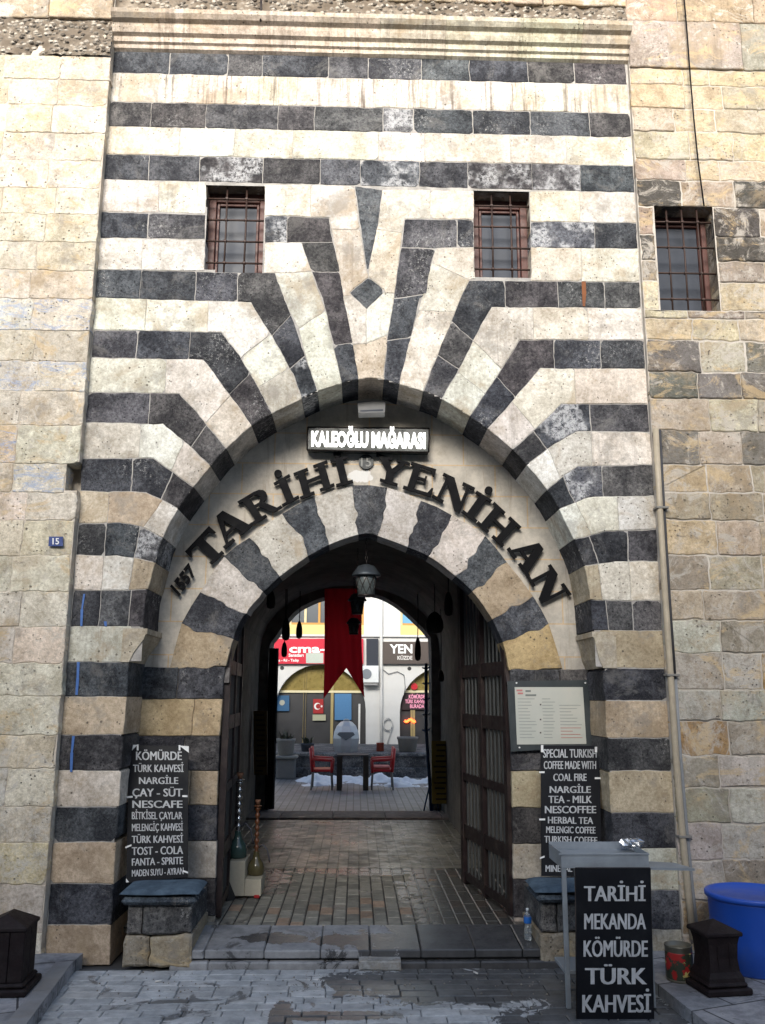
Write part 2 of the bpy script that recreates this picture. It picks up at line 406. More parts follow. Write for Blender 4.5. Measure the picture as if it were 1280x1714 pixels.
def line_on(mb, s, pl, xl, xr, yt, yb, tilt=0, **k):
    text_on(mb, s, pl, [(xl, yb), (xr, yb+tilt), (xl, yt), (xr, yt+tilt)], **k)

# ------------------------------------------------------------------ ground
FZ = .13            # floor of the gateway
def mat_paver(name, c0, c1, wetx=None):
    q = NB(name); c = q.mix(1, q.attr('Col'), q.mix(q.ramp(q.noise(9, 8, .7), .3, .7), (.7, .71, .72), (1.2, 1.2, 1.2)), 'MULTIPLY')
    c = q.mix(q.ramp(q.noise(60, 5, .8), .55, .75, 0, .35), c, (.05, .05, .05))
    wet = q.ramp(q.noise(2.1, 8, .7, dist=.9), .54, .585)
    if wetx:
        s = q.sep(q.co); r = None
        for cx, cy, rx, ry in wetx:
            a = q.math('DIVIDE', q.math('SUBTRACT', s[0], cx), rx); b = q.math('DIVIDE', q.math('SUBTRACT', s[1], cy), ry)
            d = q.math('ADD', q.math('MULTIPLY', a, a), q.math('MULTIPLY', b, b))
            d = q.math('ADD', d, q.ramp(q.noise(4.5, 9, .75, dist=.9), .3, .7, -.6, .6))
            e = q.ramp(d, .93, 1.0, 1, 0); r = e if r is None else q.math('MAXIMUM', r, e)
        wet = q.math('MAXIMUM', r, q.math('MULTIPLY', q.ramp(q.noise(3.3, 9, .75, dist=1.2), .585, .61), .85))
    c = q.mix(q.math('MULTIPLY', wet, .78), c, (.024, .024, .026))
    rough = q.math('SUBTRACT', .85, q.math('MULTIPLY', wet, .62))
    nb = q.bump(q.noise(40, 6, .75), .35, .004)
    return q.done(c, rough, nb, spec=.3)
MT['paver'] = mat_paver('grey_pavers', 0, 0, [(.75, -.45, 1.05, .36), (1.15, -1.2, .5, .7), (-.15, -.95, .34, .07), (-.45, -1.0, .07, .25)])
MT['kerb'] = simple('kerb_concrete', (.23, .235, .245), .8, var=.35, sc=8, bump=.4, dirt=.4)
MT['ground'] = simple('dull_asphalt', (.06, .06, .062), .85, var=.3, sc=5)
mb = MB(); mb.poly([(-400, -400, -.03), (400, -400, -.03), (400, 400, -.03), (-400, 400, -.03)])
tag(mb.build('ground', MT['ground']), kind='structure')
mb = MB()
mb.poly([(-2.6, -3.6, -.012), (2.6, -3.6, -.012), (2.6, -.1, -.012), (-2.6, -.1, -.012)], (.10, .105, .11))
r = 0; y = -.17
while y > -3.2:
    xx = -2.5-rnd.uniform(0, .2); d = .098
    while xx < 2.5:
        L = .205
        k = rnd.uniform(.85, 1.12); t = rnd.uniform(-.02, .02)
        z = rnd.uniform(-.003, .003)
        mb.box((xx+.0018, y-d+.0018, -.05), (xx+L-.0018, y-.0018, z), (.44*k+t*.3, .455*k, .465*k-t*.3), ch=.005)
        xx += L
    y -= d; r += 1
tag(mb.build('street', MT['paver']), kind='structure')
q = NB('pavement_flags'); br = q.n('ShaderNodeTexBrick'); q.L(q.map(rot=(0, 0, -.35)), br.inputs['Vector'])
for nme, v in (('Scale', 1), ('Brick Width', .4), ('Row Height', .4), ('Mortar Size', .006)): br.inputs[nme].default_value = v
br.inputs['Color1'].default_value = (.25, .255, .27, 1); br.inputs['Color2'].default_value = (.33, .33, .345, 1); br.inputs['Mortar'].default_value = (.06, .06, .065, 1)
c = q.mix(1, br.outputs[0], q.mix(q.ramp(q.noise(7, 8, .75), .35, .65), (.65, .66, .68), (1.2, 1.2, 1.2)), 'MULTIPLY'); c = q.mix(q.ramp(q.noise(2.6, 8, .75, dist=1), .55, .6, 0, .6), c, (.06, .06, .065))
MT['flags'] = q.done(c, .75, q.bump(q.noise(40, 7, .8), .5, .005, q.bump(br.outputs[1], -.5, .006)), spec=.3)
# pavements with kerbs left and right
def pavement(name, pts, z):
    mb = MB(); a = [mb.vert((x, y, z)) for x, y in pts]; b = [mb.vert((x, y, -.05)) for x, y in pts]
    mb.face(a)
    for i in range(len(pts)): mb.face((a[i], b[i], b[(i+1) % len(pts)], a[(i+1) % len(pts)]))
    return tag(mb.build(name, MT['flags']), kind='structure')
pz = .065
p0 = atz(123, 1610, pz); p1 = atz(46, 1714, pz); d = (p1-p0); 
pl_pts = [(p0.x, -.06), (p0.x, p0.y), (p1.x, p1.y), (p1.x+d.x*1.5, p1.y+d.y*1.5), (-7, p1.y+d.y*1.5), (-7, -.06)]
pavement('pavement', pl_pts, pz)
mb = MB()                                         # kerb stones along the edge
kd = d.normalized(); kn = Vector((-kd.y, kd.x, 0)); 
if kn.x > 0: kn = -kn
for i in range(4):
    a = p0+kd*(.52*i+.004); b = p0+kd*(.52*i+.515)
    for (u0, u1) in ((0.002, .10),):
        q = [a-kn*u0*-1, b-kn*u0*-1, b+kn*u1, a+kn*u1]
        mb.slab([Vector((v.x, v.y, pz+.006+.001*i)) for v in q], Vector((0, 0, 1)), .12, (1, 1, 1))
tag(mb.build('kerb', MT['kerb']), kind='structure')
q0 = atz(1092, 1640, pz); q1 = atz(1185, 1714, pz); d = q1-q0
pavement('pavement', [(q0.x, -.06), (q0.x, q0.y), (q1.x, q1.y), (q1.x+d.x*1.5, q1.y+d.y*1.5), (7, q1.y+d.y*1.5), (7, -.06)][::-1], pz)

# threshold slabs and riser
MT['wetstone'] = mat_paver('wet_granite', 0, 0, [(.85, 0, .95, .6), (-.55, .08, .25, .10), (-.1, .05, .3, .1)])
mb = MB()
xs = [-1.21, -.98, -.62, -.28, .02, .33, .66, .95, 1.22]
Rt = Matrix.Rotation(R(4.2), 3, 'X')
for a, b in zip(xs, xs[1:]):
    k = rnd.uniform(.8, 1.15); yo = rnd.uniform(-.004, .004)
    mb.box((a+.002, -.13+yo, .045), (b-.002, .33, .095+rnd.uniform(-.002, .002)), (.29*k, .295*k, .305*k), ch=.007, R=Rt, o=Vector((0, -.13, .095)))
    mb.box((a+.03, -.155, -.05), (b+.028, -.05, .034+rnd.uniform(-.003, .003)), (.30*k, .30*k, .305*k), ch=.008)
mb.box((-1.2, -.10, -.05), (1.2, .3, .05), (.05, .05, .05))
tag(mb.build('doorstep', MT['wetstone']), kind='structure')
# passage floor: rows of pavers running inward, then smooth wet screed, then far sill
MT['wetfloor'] = mat_paver('passage_pavers', 0, 0, [(1.05, 1.1, .75, 1.5), (-1.1, 1.8, .5, .7), (.3, 2.3, .9, .35)])
mb = MB(); mb.poly([(-1.7, .31, FZ-.012), (1.7, .31, FZ-.012), (1.7, 6, FZ-.012), (-1.7, 6, FZ-.012)], (.035, .034, .033))
x = -1.62; i = 0
while x < 1.6:
    y = .325+(0 if i % 2 else -.1)
    while y < 2.26:
        k = rnd.uniform(.75, 1.2); o = rnd.random() < .10
        c = (.24*k, .23*k, .195*k) if not o else (.30*k, .22*k, .16*k)
        mb.box((x+.004, max(y, .330)+.001, FZ-.05), (x+.089, min(y+.197, 2.27), FZ-.004+rnd.uniform(-.002, .002)), c, ch=.006)
        y += .2
    x += .093; i += 1
tag(mb.build('passage_floor', MT['wetfloor']), kind='structure')
q = NB('worn_wet_pavers'); c = q.mix(1, q.attr('Col'), q.mix(q.ramp(q.noise(3, 8, .72), .38, .62), (.6, .62, .62), (1.35, 1.34, 1.3)), 'MULTIPLY')
c = q.mix(q.ramp(q.noise(1.6, 7, .7, dist=.8), .53, .60, 0, .6), c, (.035, .036, .038))
MT['screed'] = q.done(c, q.ramp(q.noise(4, 7, .7), .35, .65, .26, .6), q.bump(q.noise(9, 6), .2, .006), spec=.45)
mb = MB(); mb.box((-1.7, 2.273, FZ-.05), (1.7, 5.3, FZ-.006), (.05, .05, .048))
x = -1.62; i = 0
while x < 1.6:
    y = 2.276
    while y < 5.28:
        k = rnd.uniform(.85, 1.12); e = min(y+rnd.choice([.2, .2, .4]), 5.295)
        mb.box((x+.0012, y+.0006, FZ-.03), (x+.0918, e-.0006, FZ-.003+rnd.uniform(-.0008, .0008)), (.135*k, .128*k, .108*k), ch=.003); y = e
    x += .093; i += 1
tag(mb.build('passage_floor', MT['screed']), kind='structure')
mb = MB()
for a, b in zip([-1.7, -1.0, -.35, .3, 1.0], [-1.0, -.35, .3, 1.0, 1.7]): mb.box((a+.003, 5.33, FZ-.05), (b-.003, 6.0, FZ+.012+rnd.uniform(0, .006)), vary((.2, .165, .16)), ch=.01)
tag(mb.build('door_sill', MT['wetstone']), kind='structure')
# courtyard paving
q = NB('courtyard_pavers'); br = q.n('ShaderNodeTexBrick'); q.L(q.map(rot=(0, 0, 0)), br.inputs['Vector'])
br.inputs['Color1'].default_value = (.15, .16, .175, 1); br.inputs['Color2'].default_value = (.21, .215, .23, 1); br.inputs['Mortar'].default_value = (.05, .05, .055, 1)
br.inputs['Scale'].default_value = 1; br.inputs['Brick Width'].default_value = .1; br.inputs['Row Height'].default_value = .2; br.inputs['Mortar Size'].default_value = .008; br.offset = 0
c = q.mix(q.ramp(q.noise(1.3, 6, .7), .45, .65, 0, .6), br.outputs[0], (.05, .05, .055))
MT['court'] = q.done(c, .5, q.bump(br.outputs[1], -.4, .006), spec=.5)
CZ = .14
mb = MB(); mb.poly([(-9, 6.0, CZ-.02), (9, 6.0, CZ-.02), (9, 16, CZ), (-9, 16, CZ)])
tag(mb.build('courtyard', MT['court']), kind='structure')

# ------------------------------------------------------------------ the striped portal
YT = .44            # recess plane (tympanum)
portal = thing('stone_portal', 'tall gateway of alternating black and white stone stripes fanning round a pointed arch', 'gateway', (0, 0, 0))
W = lambda p: (lambda v: (v.x, v.z))(at(p[0], p[1], 0))
ARCH = [(239, 1108), (240, 1050), (242, 1015), (247, 986), (260, 942), (273, 900), (298, 852), (324, 815), (352, 780), (378, 751), (422, 713), (455, 692), (505, 668), (532, 655), (572, 641), (600, 635), (618, 632), (642, 636), (668, 643), (707, 655), (740, 668), (785, 697), (815, 717), (857, 752), (882, 778), (915, 820), (935, 852), (960, 903), (977, 947), (987, 1003), (992, 1055), (993, 1118)]
ARC = catmull(ARCH, 5); ARCW = [W(p) for p in ARC]
def arcseg(p, q):
    """photo readings of the arch edge between hits p and q"""
    i = min(range(len(ARC)), key=lambda k: math.dist(ARC[k], p)); j = min(range(len(ARC)), key=lambda k: math.dist(ARC[k], q))
    return ARC[i:j+1] if i <= j else ARC[j:i+1][::-1]
LE = [85, 122, 170, 211, 258, 300, 354, 398, 451, 498, 552, 599, 656, 707, 767, 822, 876, 930, 988, 1048, 1108, 1166, 1230, 1290, 1350, 1410, 1478, 1548, 1616]
RE = [102, 142, 190, 230, 278, 322, 373, 416, 472, 516, 569, 617, 676, 723, 778, 830, 886, 940, 1005, 1055, 1118, 1173, 1235, 1290, 1360, 1420, 1490, 1556, 1622]
lx = lambda y: float(np.interp(y, [85, 250, 500, 656, 767, 876, 988, 1108, 1230, 1350, 1480, 1616], [190, 175, 160, 147, 137, 131, 123, 113, 102, 93, 83, 74]))
rx = lambda y: float(np.interp(y, [102, 230, 500, 615, 780, 880, 1000, 1170, 1290, 1450, 1622], [1046, 1057, 1072, 1080, 1092, 1099, 1105, 1117, 1127, 1137, 1146]))
ML, MD = MB(), MB()
def put(k, P, depth=YT+.02, fx=None, col=None, world=False, **kw):
    P = P if world else [W(p) for p in P]
    dark = (k % 2 == 0); zz = sum(p[1] for p in P)/len(P)
    if fx is None:
        fx = (0, 0, 0)
        if dark and rnd.random() < .06: fx = (0, rnd.uniform(.35, .8), 0)
        if not dark and k in (1,): fx = (.95, 0, 0)
        elif not dark and rnd.random() < .25: fx = (.35, 0, 0)
    stone(MD if dark else ML, P, rnd.uniform(-.0025, .0015), depth, col or (cdark() if dark else clight(zz)), fx, gap=rnd.uniform(.0006, .0026) if dark else .0012, ch=.006 if dark else .004, ja=.008, chip=.22, **kw)
def cuts(a, b, mean):
    n = max(1, round(abs(b-a)/mean)); e = [a]
    for i in range(1, n): e.append(a+(b-a)*(i+rnd.uniform(-.22, .22))/n)
    return e+[b]
def row(k, T, B, mean=.42):     # T,B: two-point boundaries in photo readings (left to right), cut into blocks
    t0, t1, b0, b1 = W(T[0]), W(T[1]), W(B[0]), W(B[1])
    c = cuts(0, 1, mean/abs(t1[0]-t0[0]))
    for u, v in zip(c, c[1:]):
        lp = lambda a, b, s: (a[0]+(b[0]-a[0])*s, a[1]+(b[1]-a[1])*s)
        put(k, [lp(t0, t1, u), lp(t0, t1, v), lp(b0, b1, v), lp(b0, b1, u)], world=True)
E = lambda k, s: (lx(LE[k]), LE[k]) if s < 0 else (rx(RE[k]), RE[k])
for k in range(5): row(k, [E(k, -1), E(k, 1)], [E(k+1, -1), E(k+1, 1)], .50 if k % 2 else .40)
WIN = {-1: [(345, 308), (443, 310), (440, 456), (342, 453)], 1: [(793, 320), (887, 322), (889, 465), (795, 465)]}
for k in (5, 6, 7):
    xw = lambda y: np.interp(y, [308, 453], [345, 342])
    row(k, [E(k, -1), (xw(LE[k]), LE[k]+5)], [E(k+1, -1), (xw(LE[k+1]), LE[k+1]+3)], .45)
    xw = lambda y: np.interp(y, [322, 465], [887, 889])
    row(k, [(xw(RE[k]), RE[k]-2), E(k, 1)], [(xw(RE[k+1]), RE[k+1]-2), E(k+1, 1)], .36)
# keystone fan
put(8, [(593, 311), (640, 317), (634, 372), (617, 450), (613, 450)], fx=(0, .1, 0))
put(8, [(617, 463), (645, 488), (613, 517), (585, 490)], fx=(0, .1, 0))
put(5, [(443, 309), (520, 310), (520, 363), (443, 361)]); put(5, [(520, 310), (593, 311), (602, 385), (555, 384), (550, 364), (520, 363)])
put(5, [(602, 385), (613, 450), (617, 463), (585, 490), (588, 494), (574, 496), (555, 384)]); put(5, [(588, 494), (613, 517), (613, 575), (590, 577), (574, 496)])
put(5, [(640, 317), (720, 318), (720, 366), (677, 366), (673, 390), (630, 385), (634, 372)]); put(5, [(720, 318), (793, 320), (793, 368), (720, 366)])
put(5, [(630, 385), (673, 390), (660, 492), (642, 491), (645, 488), (617, 463), (617, 450)]); put(5, [(642, 491), (660, 492), (650, 560), (613, 575), (613, 517)])
put(5, [(590, 577), (613, 575), (650, 560), (645, 600)]+arcseg((642, 636), (600, 635)), col=(.62, .54, .45))
# W2 / D1 on both sides
put(6, [(443, 361), (480, 362), (480, 406), (443, 405)]); put(6, [(480, 362), (550, 364), (557, 405), (505, 406), (480, 406)])
put(6, [(505, 406), (557, 405), (570, 455), (521, 455)]); put(6, [(521, 455), (570, 455), (582, 525), (591, 575), (558, 578), (540, 500)]); put(6, [(558, 578), (591, 575)]+arcseg((600, 635), (572, 641)))
put(6, [(765, 367), (793, 368), (793, 414), (765, 414)]); put(6, [(677, 366), (765, 367), (765, 414), (730, 416), (671, 414)])
put(6, [(671, 414), (730, 416), (722, 440), (715, 492), (658, 500), (664, 455)]); put(6, [(658, 500), (715, 492), (702, 500), (688, 565), (648, 570)]); put(6, [(648, 570), (688, 565)]+arcseg((668, 643), (642, 636)))
put(7, [(443, 405), (505, 406), (521, 455), (460, 457), (441, 457)]); put(7, [(460, 457), (521, 455), (545, 520), (500, 550), (487, 525), (472, 490)]); put(7, [(500, 550), (545, 520), (557, 578)]+arcseg((572, 641), (532, 655))+[(515, 610)])
put(7, [(730, 416), (793, 414), (795, 466), (786, 468), (722, 440)]); put(7, [(722, 440), (786, 468), (772, 495), (762, 522), (700, 520), (708, 490)]); put(7, [(700, 520), (762, 522), (738, 580)]+arcseg((707, 655), (668, 643))+[(686, 570)])
# bands that bend into voussoirs
LB = {8: [E(8, -1), (460, 457), (472, 490), (492, 540), (512, 600), (532, 655)], 9: [E(9, -1), (420, 506), (453, 560), (490, 625), (505, 668)],
      10: [E(10, -1), (370, 556), (400, 595), (430, 645), (455, 692)], 11: [E(11, -1), (340, 602), (370, 642), (400, 682), (422, 713)],
      12: [E(12, -1), (300, 659), (340, 703), (378, 751)], 13: [E(13, -1), (272, 710), (315, 745), (352, 780)],
      14: [E(14, -1), (257, 767), (292, 792), (324, 815)], 15: [E(15, -1), (243, 824), (272, 838), (298, 852)],
      16: [E(16, -1), (200, 875), (235, 880), (273, 900)], 17: [E(17, -1), (195, 930), (225, 934), (260, 942)],
      18: [E(18, -1), (190, 988), (220, 988), (247, 986)], 19: [E(19, -1), (185, 1048), (215, 1050), (240, 1050)]}
RB = {8: [E(8, 1), (785, 469), (772, 495), (760, 525), (735, 585), (707, 655)], 9: [E(9, 1), (823, 514), (805, 545), (775, 605), (740, 668)],
      10: [E(10, 1), (870, 569), (840, 615), (812, 660), (785, 697)], 11: [E(11, 1), (905, 617), (875, 650), (845, 686), (815, 717)],
      12: [E(12, 1), (940, 676), (905, 710), (857, 752)], 13: [E(13, 1), (965, 722), (930, 742), (882, 778)],
      14: [E(14, 1), (967, 780), (945, 795), (915, 820)], 15: [E(15, 1), (985, 832), (962, 842), (935, 852)],
      16: [E(16, 1), (1012, 889), (985, 897), (960, 903)], 17: [E(17, 1), (1030, 940), (1003, 943), (977, 947)],
      18: [E(18, 1), (1035, 1005), (1010, 1005), (987, 1003)], 19: [E(19, 1), (1040, 1056), (1015, 1056), (992, 1055)]}
def plen(P): return [0]+list(np.cumsum([math.dist(a, b) for a, b in zip(P, P[1:])]))
def psub(P, u0, u1):      # sub-polyline between fractions
    L = plen(P); T = L[-1]; out = []
    def pt(u):
        s = u*T; i = max(0, min(len(P)-2, int(np.searchsorted(L, s, 'right')-1))); t = (s-L[i])/max(1e-9, L[i+1]-L[i])
        return (P[i][0]+(P[i+1][0]-P[i][0])*t, P[i][1]+(P[i+1][1]-P[i][1])*t)
    out.append(pt(u0)); out += [P[i] for i in range(len(P)) if u0*T+1 < L[i] < u1*T-1]; out.append(pt(u1)); return out
for BD in (LB, RB):
    for k in range(8, 19):
        T, B = BD[k], BD[k+1]; t0, t1, b0, b1 = W(T[0]), W(T[1]), W(B[0]), W(B[1])
        sg = 1 if BD is LB else -1
        lim = min(t1[0]*sg, b1[0]*sg)*sg
        span = abs(lim-t0[0]); c = cuts(t0[0], lim-sg*min(.10, span*.3), .36 if k % 2 == 0 else .48)
        tz = lambda x: t0[1]+(t1[1]-t0[1])*(x-t0[0])/(t1[0]-t0[0]); bz = lambda x: b0[1]+(b1[1]-b0[1])*(x-b0[0])/(b1[0]-b0[0])
        for a, b in zip(c, c[1:]): put(k, [(a, tz(a)) if a != c[0] else t0, (b, tz(b)), (b, bz(b)), (a, bz(a)) if a != c[0] else b0], world=True)
        rT, rB = T[1:], B[1:]; nr = 3 if k < 10 else 2
        us = [0]+[(i+rnd.uniform(-.15, .15))/nr for i in range(1, nr)]+[1]
        for i in range(nr):
            pt, pb = psub(rT, us[i], us[i+1]), psub(rB, us[i], us[i+1])
            P = [W(p) for p in pt]; Q = [W(p) for p in pb]
            if i == nr-1: P += [W(p) for p in arcseg(T[-1], B[-1])[1:-1]]
            if i == 0: P = [(c[-1], tz(c[-1]))]+P; Q = [(c[-1], bz(c[-1]))]+Q
            put(k, P+Q[::-1], world=True)
# jambs below the impost (front face), corner columns
JL = [(240, 1050), (216, 1108), (212, 1166), (207, 1230), (203, 1290), (199, 1350), (195, 1410), (190, 1478), (186, 1548), (184, 1616)]
JR = [(992, 1055), (1009, 1118), (1012, 1173), (1015, 1235), (1018, 1290), (1022, 1360), (1025, 1420), (1029, 1490), (1032, 1556), (1035, 1622)]
for k in range(19, 28):
    a, b = JL[k-19], JL[k-18]; row(k, [E(k, -1), (a if k > 19 else (222, 1048))], [E(k+1, -1), b], .33)
    a, b = JR[k-19], JR[k-18]; row(k, [(a if k > 19 else (1004, 1055)), E(k, 1)], [b, E(k+1, 1)], .33)
# mortar bed behind the stones
wl = [W(p) for p in WIN[-1]]; wr = [W(p) for p in WIN[1]]
zb = W((240, 1108))[1]
ap = [(W(JL[-1])[0]-.0, -1)]+[W(p) for p in JL[1:][::-1]]+ARCW+[W(p) for p in JR[1:]]+[(W(JR[-1])[0], -1)]
ap = [((x-.0)*1.008, z+.006) for x, z in ap]
ina = inpoly(ap); inl = inpoly(wl); inr = inpoly(wr)
mb = MB(); ztop = W(E(0, -1))[1]
sheet(mb, -1.974, 1.974, 0, ztop, .0035, lambda x, z: ina(x, z) or inl(x, z) or inr(x, z), .02)
join('striped_masonry', [(ML, MT['light']), (MD, MT['dark']), (mb, MT['mortar'])], portal)
# imposts: little moulded corbels at the arch springing
for s, J in ((-1, JL), (1, JR)):
    mb = MB()
    a = W((247, 1052) if s < 0 else (990, 1057)); b = W((216, 1108) if s < 0 else (1009, 1118))
    prof = [(a[0], a[1]+.0), (a[0]-s*.0, a[1]-.035), (a[0]+s*.012, a[1]-.04), (a[0]+s*.02, a[1]-.07), (b[0]-s*.025, b[1]+.06), (b[0], b[1])]
    far = a[0]+s*.16
    P = prof+[(far, b[1]), (far, a[1])]
    if area(P) < 0: P = P[::-1]
    f0 = [mb.vert((x, -.006, z)) for x, z in P]; f1 = [mb.vert((x, YT+.01, z)) for x, z in P]
    mb.face(f0, (.44, .39, .31)); n = len(P)
    for i in range(n): mb.face((f0[i], f1[i], f1[(i+1) % n], f0[(i+1) % n]), (.44, .39, .31))
    mb.build('impost', MT['light'], portal)
# tympanum sheet with ashlar joints
IA = [(376, 1166), (378, 1120), (390, 1070), (405, 1035), (430, 1004), (465, 968), (515, 932), (565, 906), (613, 893), (640, 900), (670, 911), (717, 931), (757, 960), (792, 992), (819, 1030), (838, 1068), (848, 1102), (852, 1140), (852, 1166)]
IE = [(284, 1118), (304, 1043), (335, 990), (375, 930), (417, 900), (472, 860), (526, 832), (590, 812), (618, 809), (648, 816), (705, 838), (756, 862), (812, 897), (848, 940), (892, 997), (918, 1043), (940, 1116)]
WT = lambda p: (lambda v: (v.x, v.z))(at(p[0], p[1], YT-.006))
IAW = [WT(p) for p in catmull(IA, 5)]
q = NB('tympanum_ashlar'); s = q.sep(q.co); cv = q.n('ShaderNodeCombineXYZ'); q.L(s[0], cv.inputs[0]); q.L(s[2], cv.inputs[1])
br = q.n('ShaderNodeTexBrick'); q.L(cv.outputs[0], br.inputs['Vector'])
for nme, v in (('Scale', 1), ('Brick Width', .47), ('Row Height', .235), ('Mortar Size', .006), ('Mortar Smooth', .4)): br.inputs[nme].default_value = v
br.inputs['Color1'].default_value = (.50, .465, .405, 1); br.inputs['Color2'].default_value = (.58, .545, .48, 1); br.inputs['Mortar'].default_value = (.60, .46, .30, 1)
c = q.mix(1, br.outputs[0], q.mix(q.ramp(q.noise(6, 8, .75), .3, .7), (.72, .71, .7), (1.12, 1.1, 1.08)), 'MULTIPLY')
c = q.mix(q.ramp(q.noise(3, 7, .7), .58, .75, 0, .5), c, (.2, .17, .13))
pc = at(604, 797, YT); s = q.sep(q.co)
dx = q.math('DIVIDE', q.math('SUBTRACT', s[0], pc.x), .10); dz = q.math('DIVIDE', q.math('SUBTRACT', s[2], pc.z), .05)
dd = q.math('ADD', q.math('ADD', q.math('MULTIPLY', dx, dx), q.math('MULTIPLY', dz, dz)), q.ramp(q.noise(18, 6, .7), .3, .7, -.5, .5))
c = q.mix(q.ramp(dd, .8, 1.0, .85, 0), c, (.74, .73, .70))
c = q.mix(q.ramp(q.noise(1, 5, .7, q.map((16, 1, 1.1))), .54, .66, 0, .4), c, (.27, .21, .15))
MT['tymp'] = q.done(c, .92, q.bump(q.noise(30, 8, .75), .4, .008, q.bump(br.outputs[1], -.4, .006)), spec=.2)
mb = MB(); opening = [(WT((360, 1540))[0], -1)]+IAW+[(WT((858, 1540))[0], -1)]
op2 = [(x*1.02+.0, z+.03) for x, z in opening]; inop = inpoly(op2)
sheet(mb, -1.85, 1.85, .05, 4.3, YT+.004, inop, .02, (1, 1, 1))
mb.build('tympanum', MT['tymp'], portal)
# inner arch ring
RL, RD = MB(), MB()
VT = {'L': [(590, 812), (526, 832), (472, 860), (417, 900), (375, 931), (335, 991), (304, 1043), (284, 1118)], 'R': [(648, 816), (705, 838), (756, 862), (812, 897), (848, 941), (892, 998), (918, 1044), (941, 1118)]}
VB = {'L': [(600, 895), (550, 912), (515, 931), (468, 965), (440, 990), (413, 1027), (391, 1070), (378, 1115)], 'R': [(632, 897), (682, 916), (717, 931), (762, 964), (790, 990), (824, 1037), (841, 1075), (852, 1122)]}
IAd = catmull(IA, 6)
def iseg(p, q_):
    i = min(range(len(IAd)), key=lambda k: math.dist(IAd[k], p)); j = min(range(len(IAd)), key=lambda k: math.dist(IAd[k], q_))
    return IAd[i:j+1] if i <= j else IAd[j:i+1][::-1]
WR = lambda p: (lambda v: (v.x, v.z))(at(p[0], p[1], YT-.012))
def wob(a, b, amp, seed):    # ragged painted edge
    a, b = Vector(a), Vector(b); n = 9; nn = Vector((-(b-a).y, (b-a).x)).normalized()
    n = 16; out = []
    for i in range(n+1):
        p = a+(b-a)*(i/n); e = min(1, 4*i/n, 4*(1-i/n))
        d = amp*(noise.noise(Vector((p.x*5, p.y*5, seed*1.37)))+.45*noise.noise(Vector((p.x*17, p.y*17, seed*2.1))))
        out.append(tuple(p+nn*(d*e)))
    return out
def ring(dark, t0, t1, b0, b1, s0, s1, col=None):
    P = wob(WR(b0), WR(t0), .05, s0)+[WR(((t0[0]+t1[0])/2, (t0[1]+t1[1])/2-2))]+wob(WR(b1), WR(t1), .05, s1)[::-1]+[WR(p) for p in iseg(b1, b0)[1:-1]]
    (stone)(RD if dark else RL, P, YT-.012+rnd.uniform(-.003, .001), .26, col or (vary((.070, .076, .085), .2) if dark else vary((.60, .57, .515), .06)), (0, 0, 0), gap=.0005, ch=.003, ja=.0, step=.5)
ring(True, VT['L'][0], VT['R'][0], VB['L'][0], VB['R'][0], 1, 11)
for sd, s0 in (('L', 1), ('R', 11)):
    for i in range(7):
        c = None
        if i in (6,): c = (.46, .37, .26)
        if sd == 'R' and i == 4: c = (.42, .34, .25)
        if sd == 'R' and i == 6: c = (.50, .38, .21)
        ring(i % 2 == 1, VT[sd][i], VT[sd][i+1], VB[sd][i], VB[sd][i+1], s0+i, s0+i+1, c)
# recessed jamb courses beside the door
JYl = [1116, 1170, 1232, 1290, 1348, 1408, 1470, 1534, 1600]; JYr = [1120, 1176, 1235, 1290, 1352, 1412, 1472, 1536, 1604]
ol = lambda y: float(np.interp(y, [1116, 1240, 1330, 1534], [377, 367, 364, 360])); orr = lambda y: float(np.interp(y, [1120, 1300, 1545], [853, 856, 860]))
cl_ = lambda y: float(np.interp(y, [1110, 1230, 1534], [236, 222, 196])); cr_ = lambda y: float(np.interp(y, [1120, 1300, 1540], [995, 1006, 1024]))
tan = [(.50, .39, .25), (.49, .41, .30), (.56, .52, .46), (.42, .38, .33)]
for i in range(8):
    dk = i % 2 == 0
    for (a0, a1, b0, b1, yy) in ((cl_(JYl[i]), ol(JYl[i]), cl_(JYl[i+1]), ol(JYl[i+1]), (JYl[i], JYl[i+1])), (orr(JYr[i]), cr_(JYr[i]), orr(JYr[i+1]), cr_(JYr[i+1]), (JYr[i], JYr[i+1]))):
        m = rnd.uniform(.4, .7)
        for u, v in ((0, m), (m, 1)):
            P = [WR((a0+(a1-a0)*u, yy[0])), WR((a0+(a1-a0)*v, yy[0])), WR((b0+(b1-b0)*v, yy[1])), WR((b0+(b1-b0)*u, yy[1]))]
            stone(RD if dk else RL, P, YT-.012+rnd.uniform(-.004, .002), .26, cdark() if dk else vary(tan[i//2], .1), gap=.002, ch=.005, ja=.007)
join('inner_arch', [(RL, MT['light']), (RD, MT['dark'])], portal)
# cornice
mb = MB(); zc0 = W((190, 86))[1]; zc1 = W((190, 37))[1]; hC = zc1-zc0
prof = [(.0, 0), (-.025, .02), (-.03, .06), (-.05, .075), (-.055, .13), (-.085, .15), (-.10, .20), (-.105, .24), (-.14, .26), (-.165, .30), (-.17, .345), (-.15, .36), (.02, .37)]
kz = hC/.37; xsx = [-1.976, -1.62, -1.1, -.52, .05, .55, 1.12, 1.6, 1.976]
for a, b in zip(xsx, xsx[1:]):
    c = vary((.60, .55, .47), .08); n = len(prof); dy = rnd.uniform(-.003, .003)
    A = [mb.vert((a+.001, y+dy, zc0+z*kz)) for y, z in prof]; B = [mb.vert((b-.001, y+dy, zc0+z*kz)) for y, z in prof]
    for i in range(n-1): mb.face((A[i], B[i], B[i+1], A[i+1]), c, (.55, 0, 0))
    mb.face(A[::-1], c); mb.face(B, c)
mb.build('cornice', MT['light'], portal)
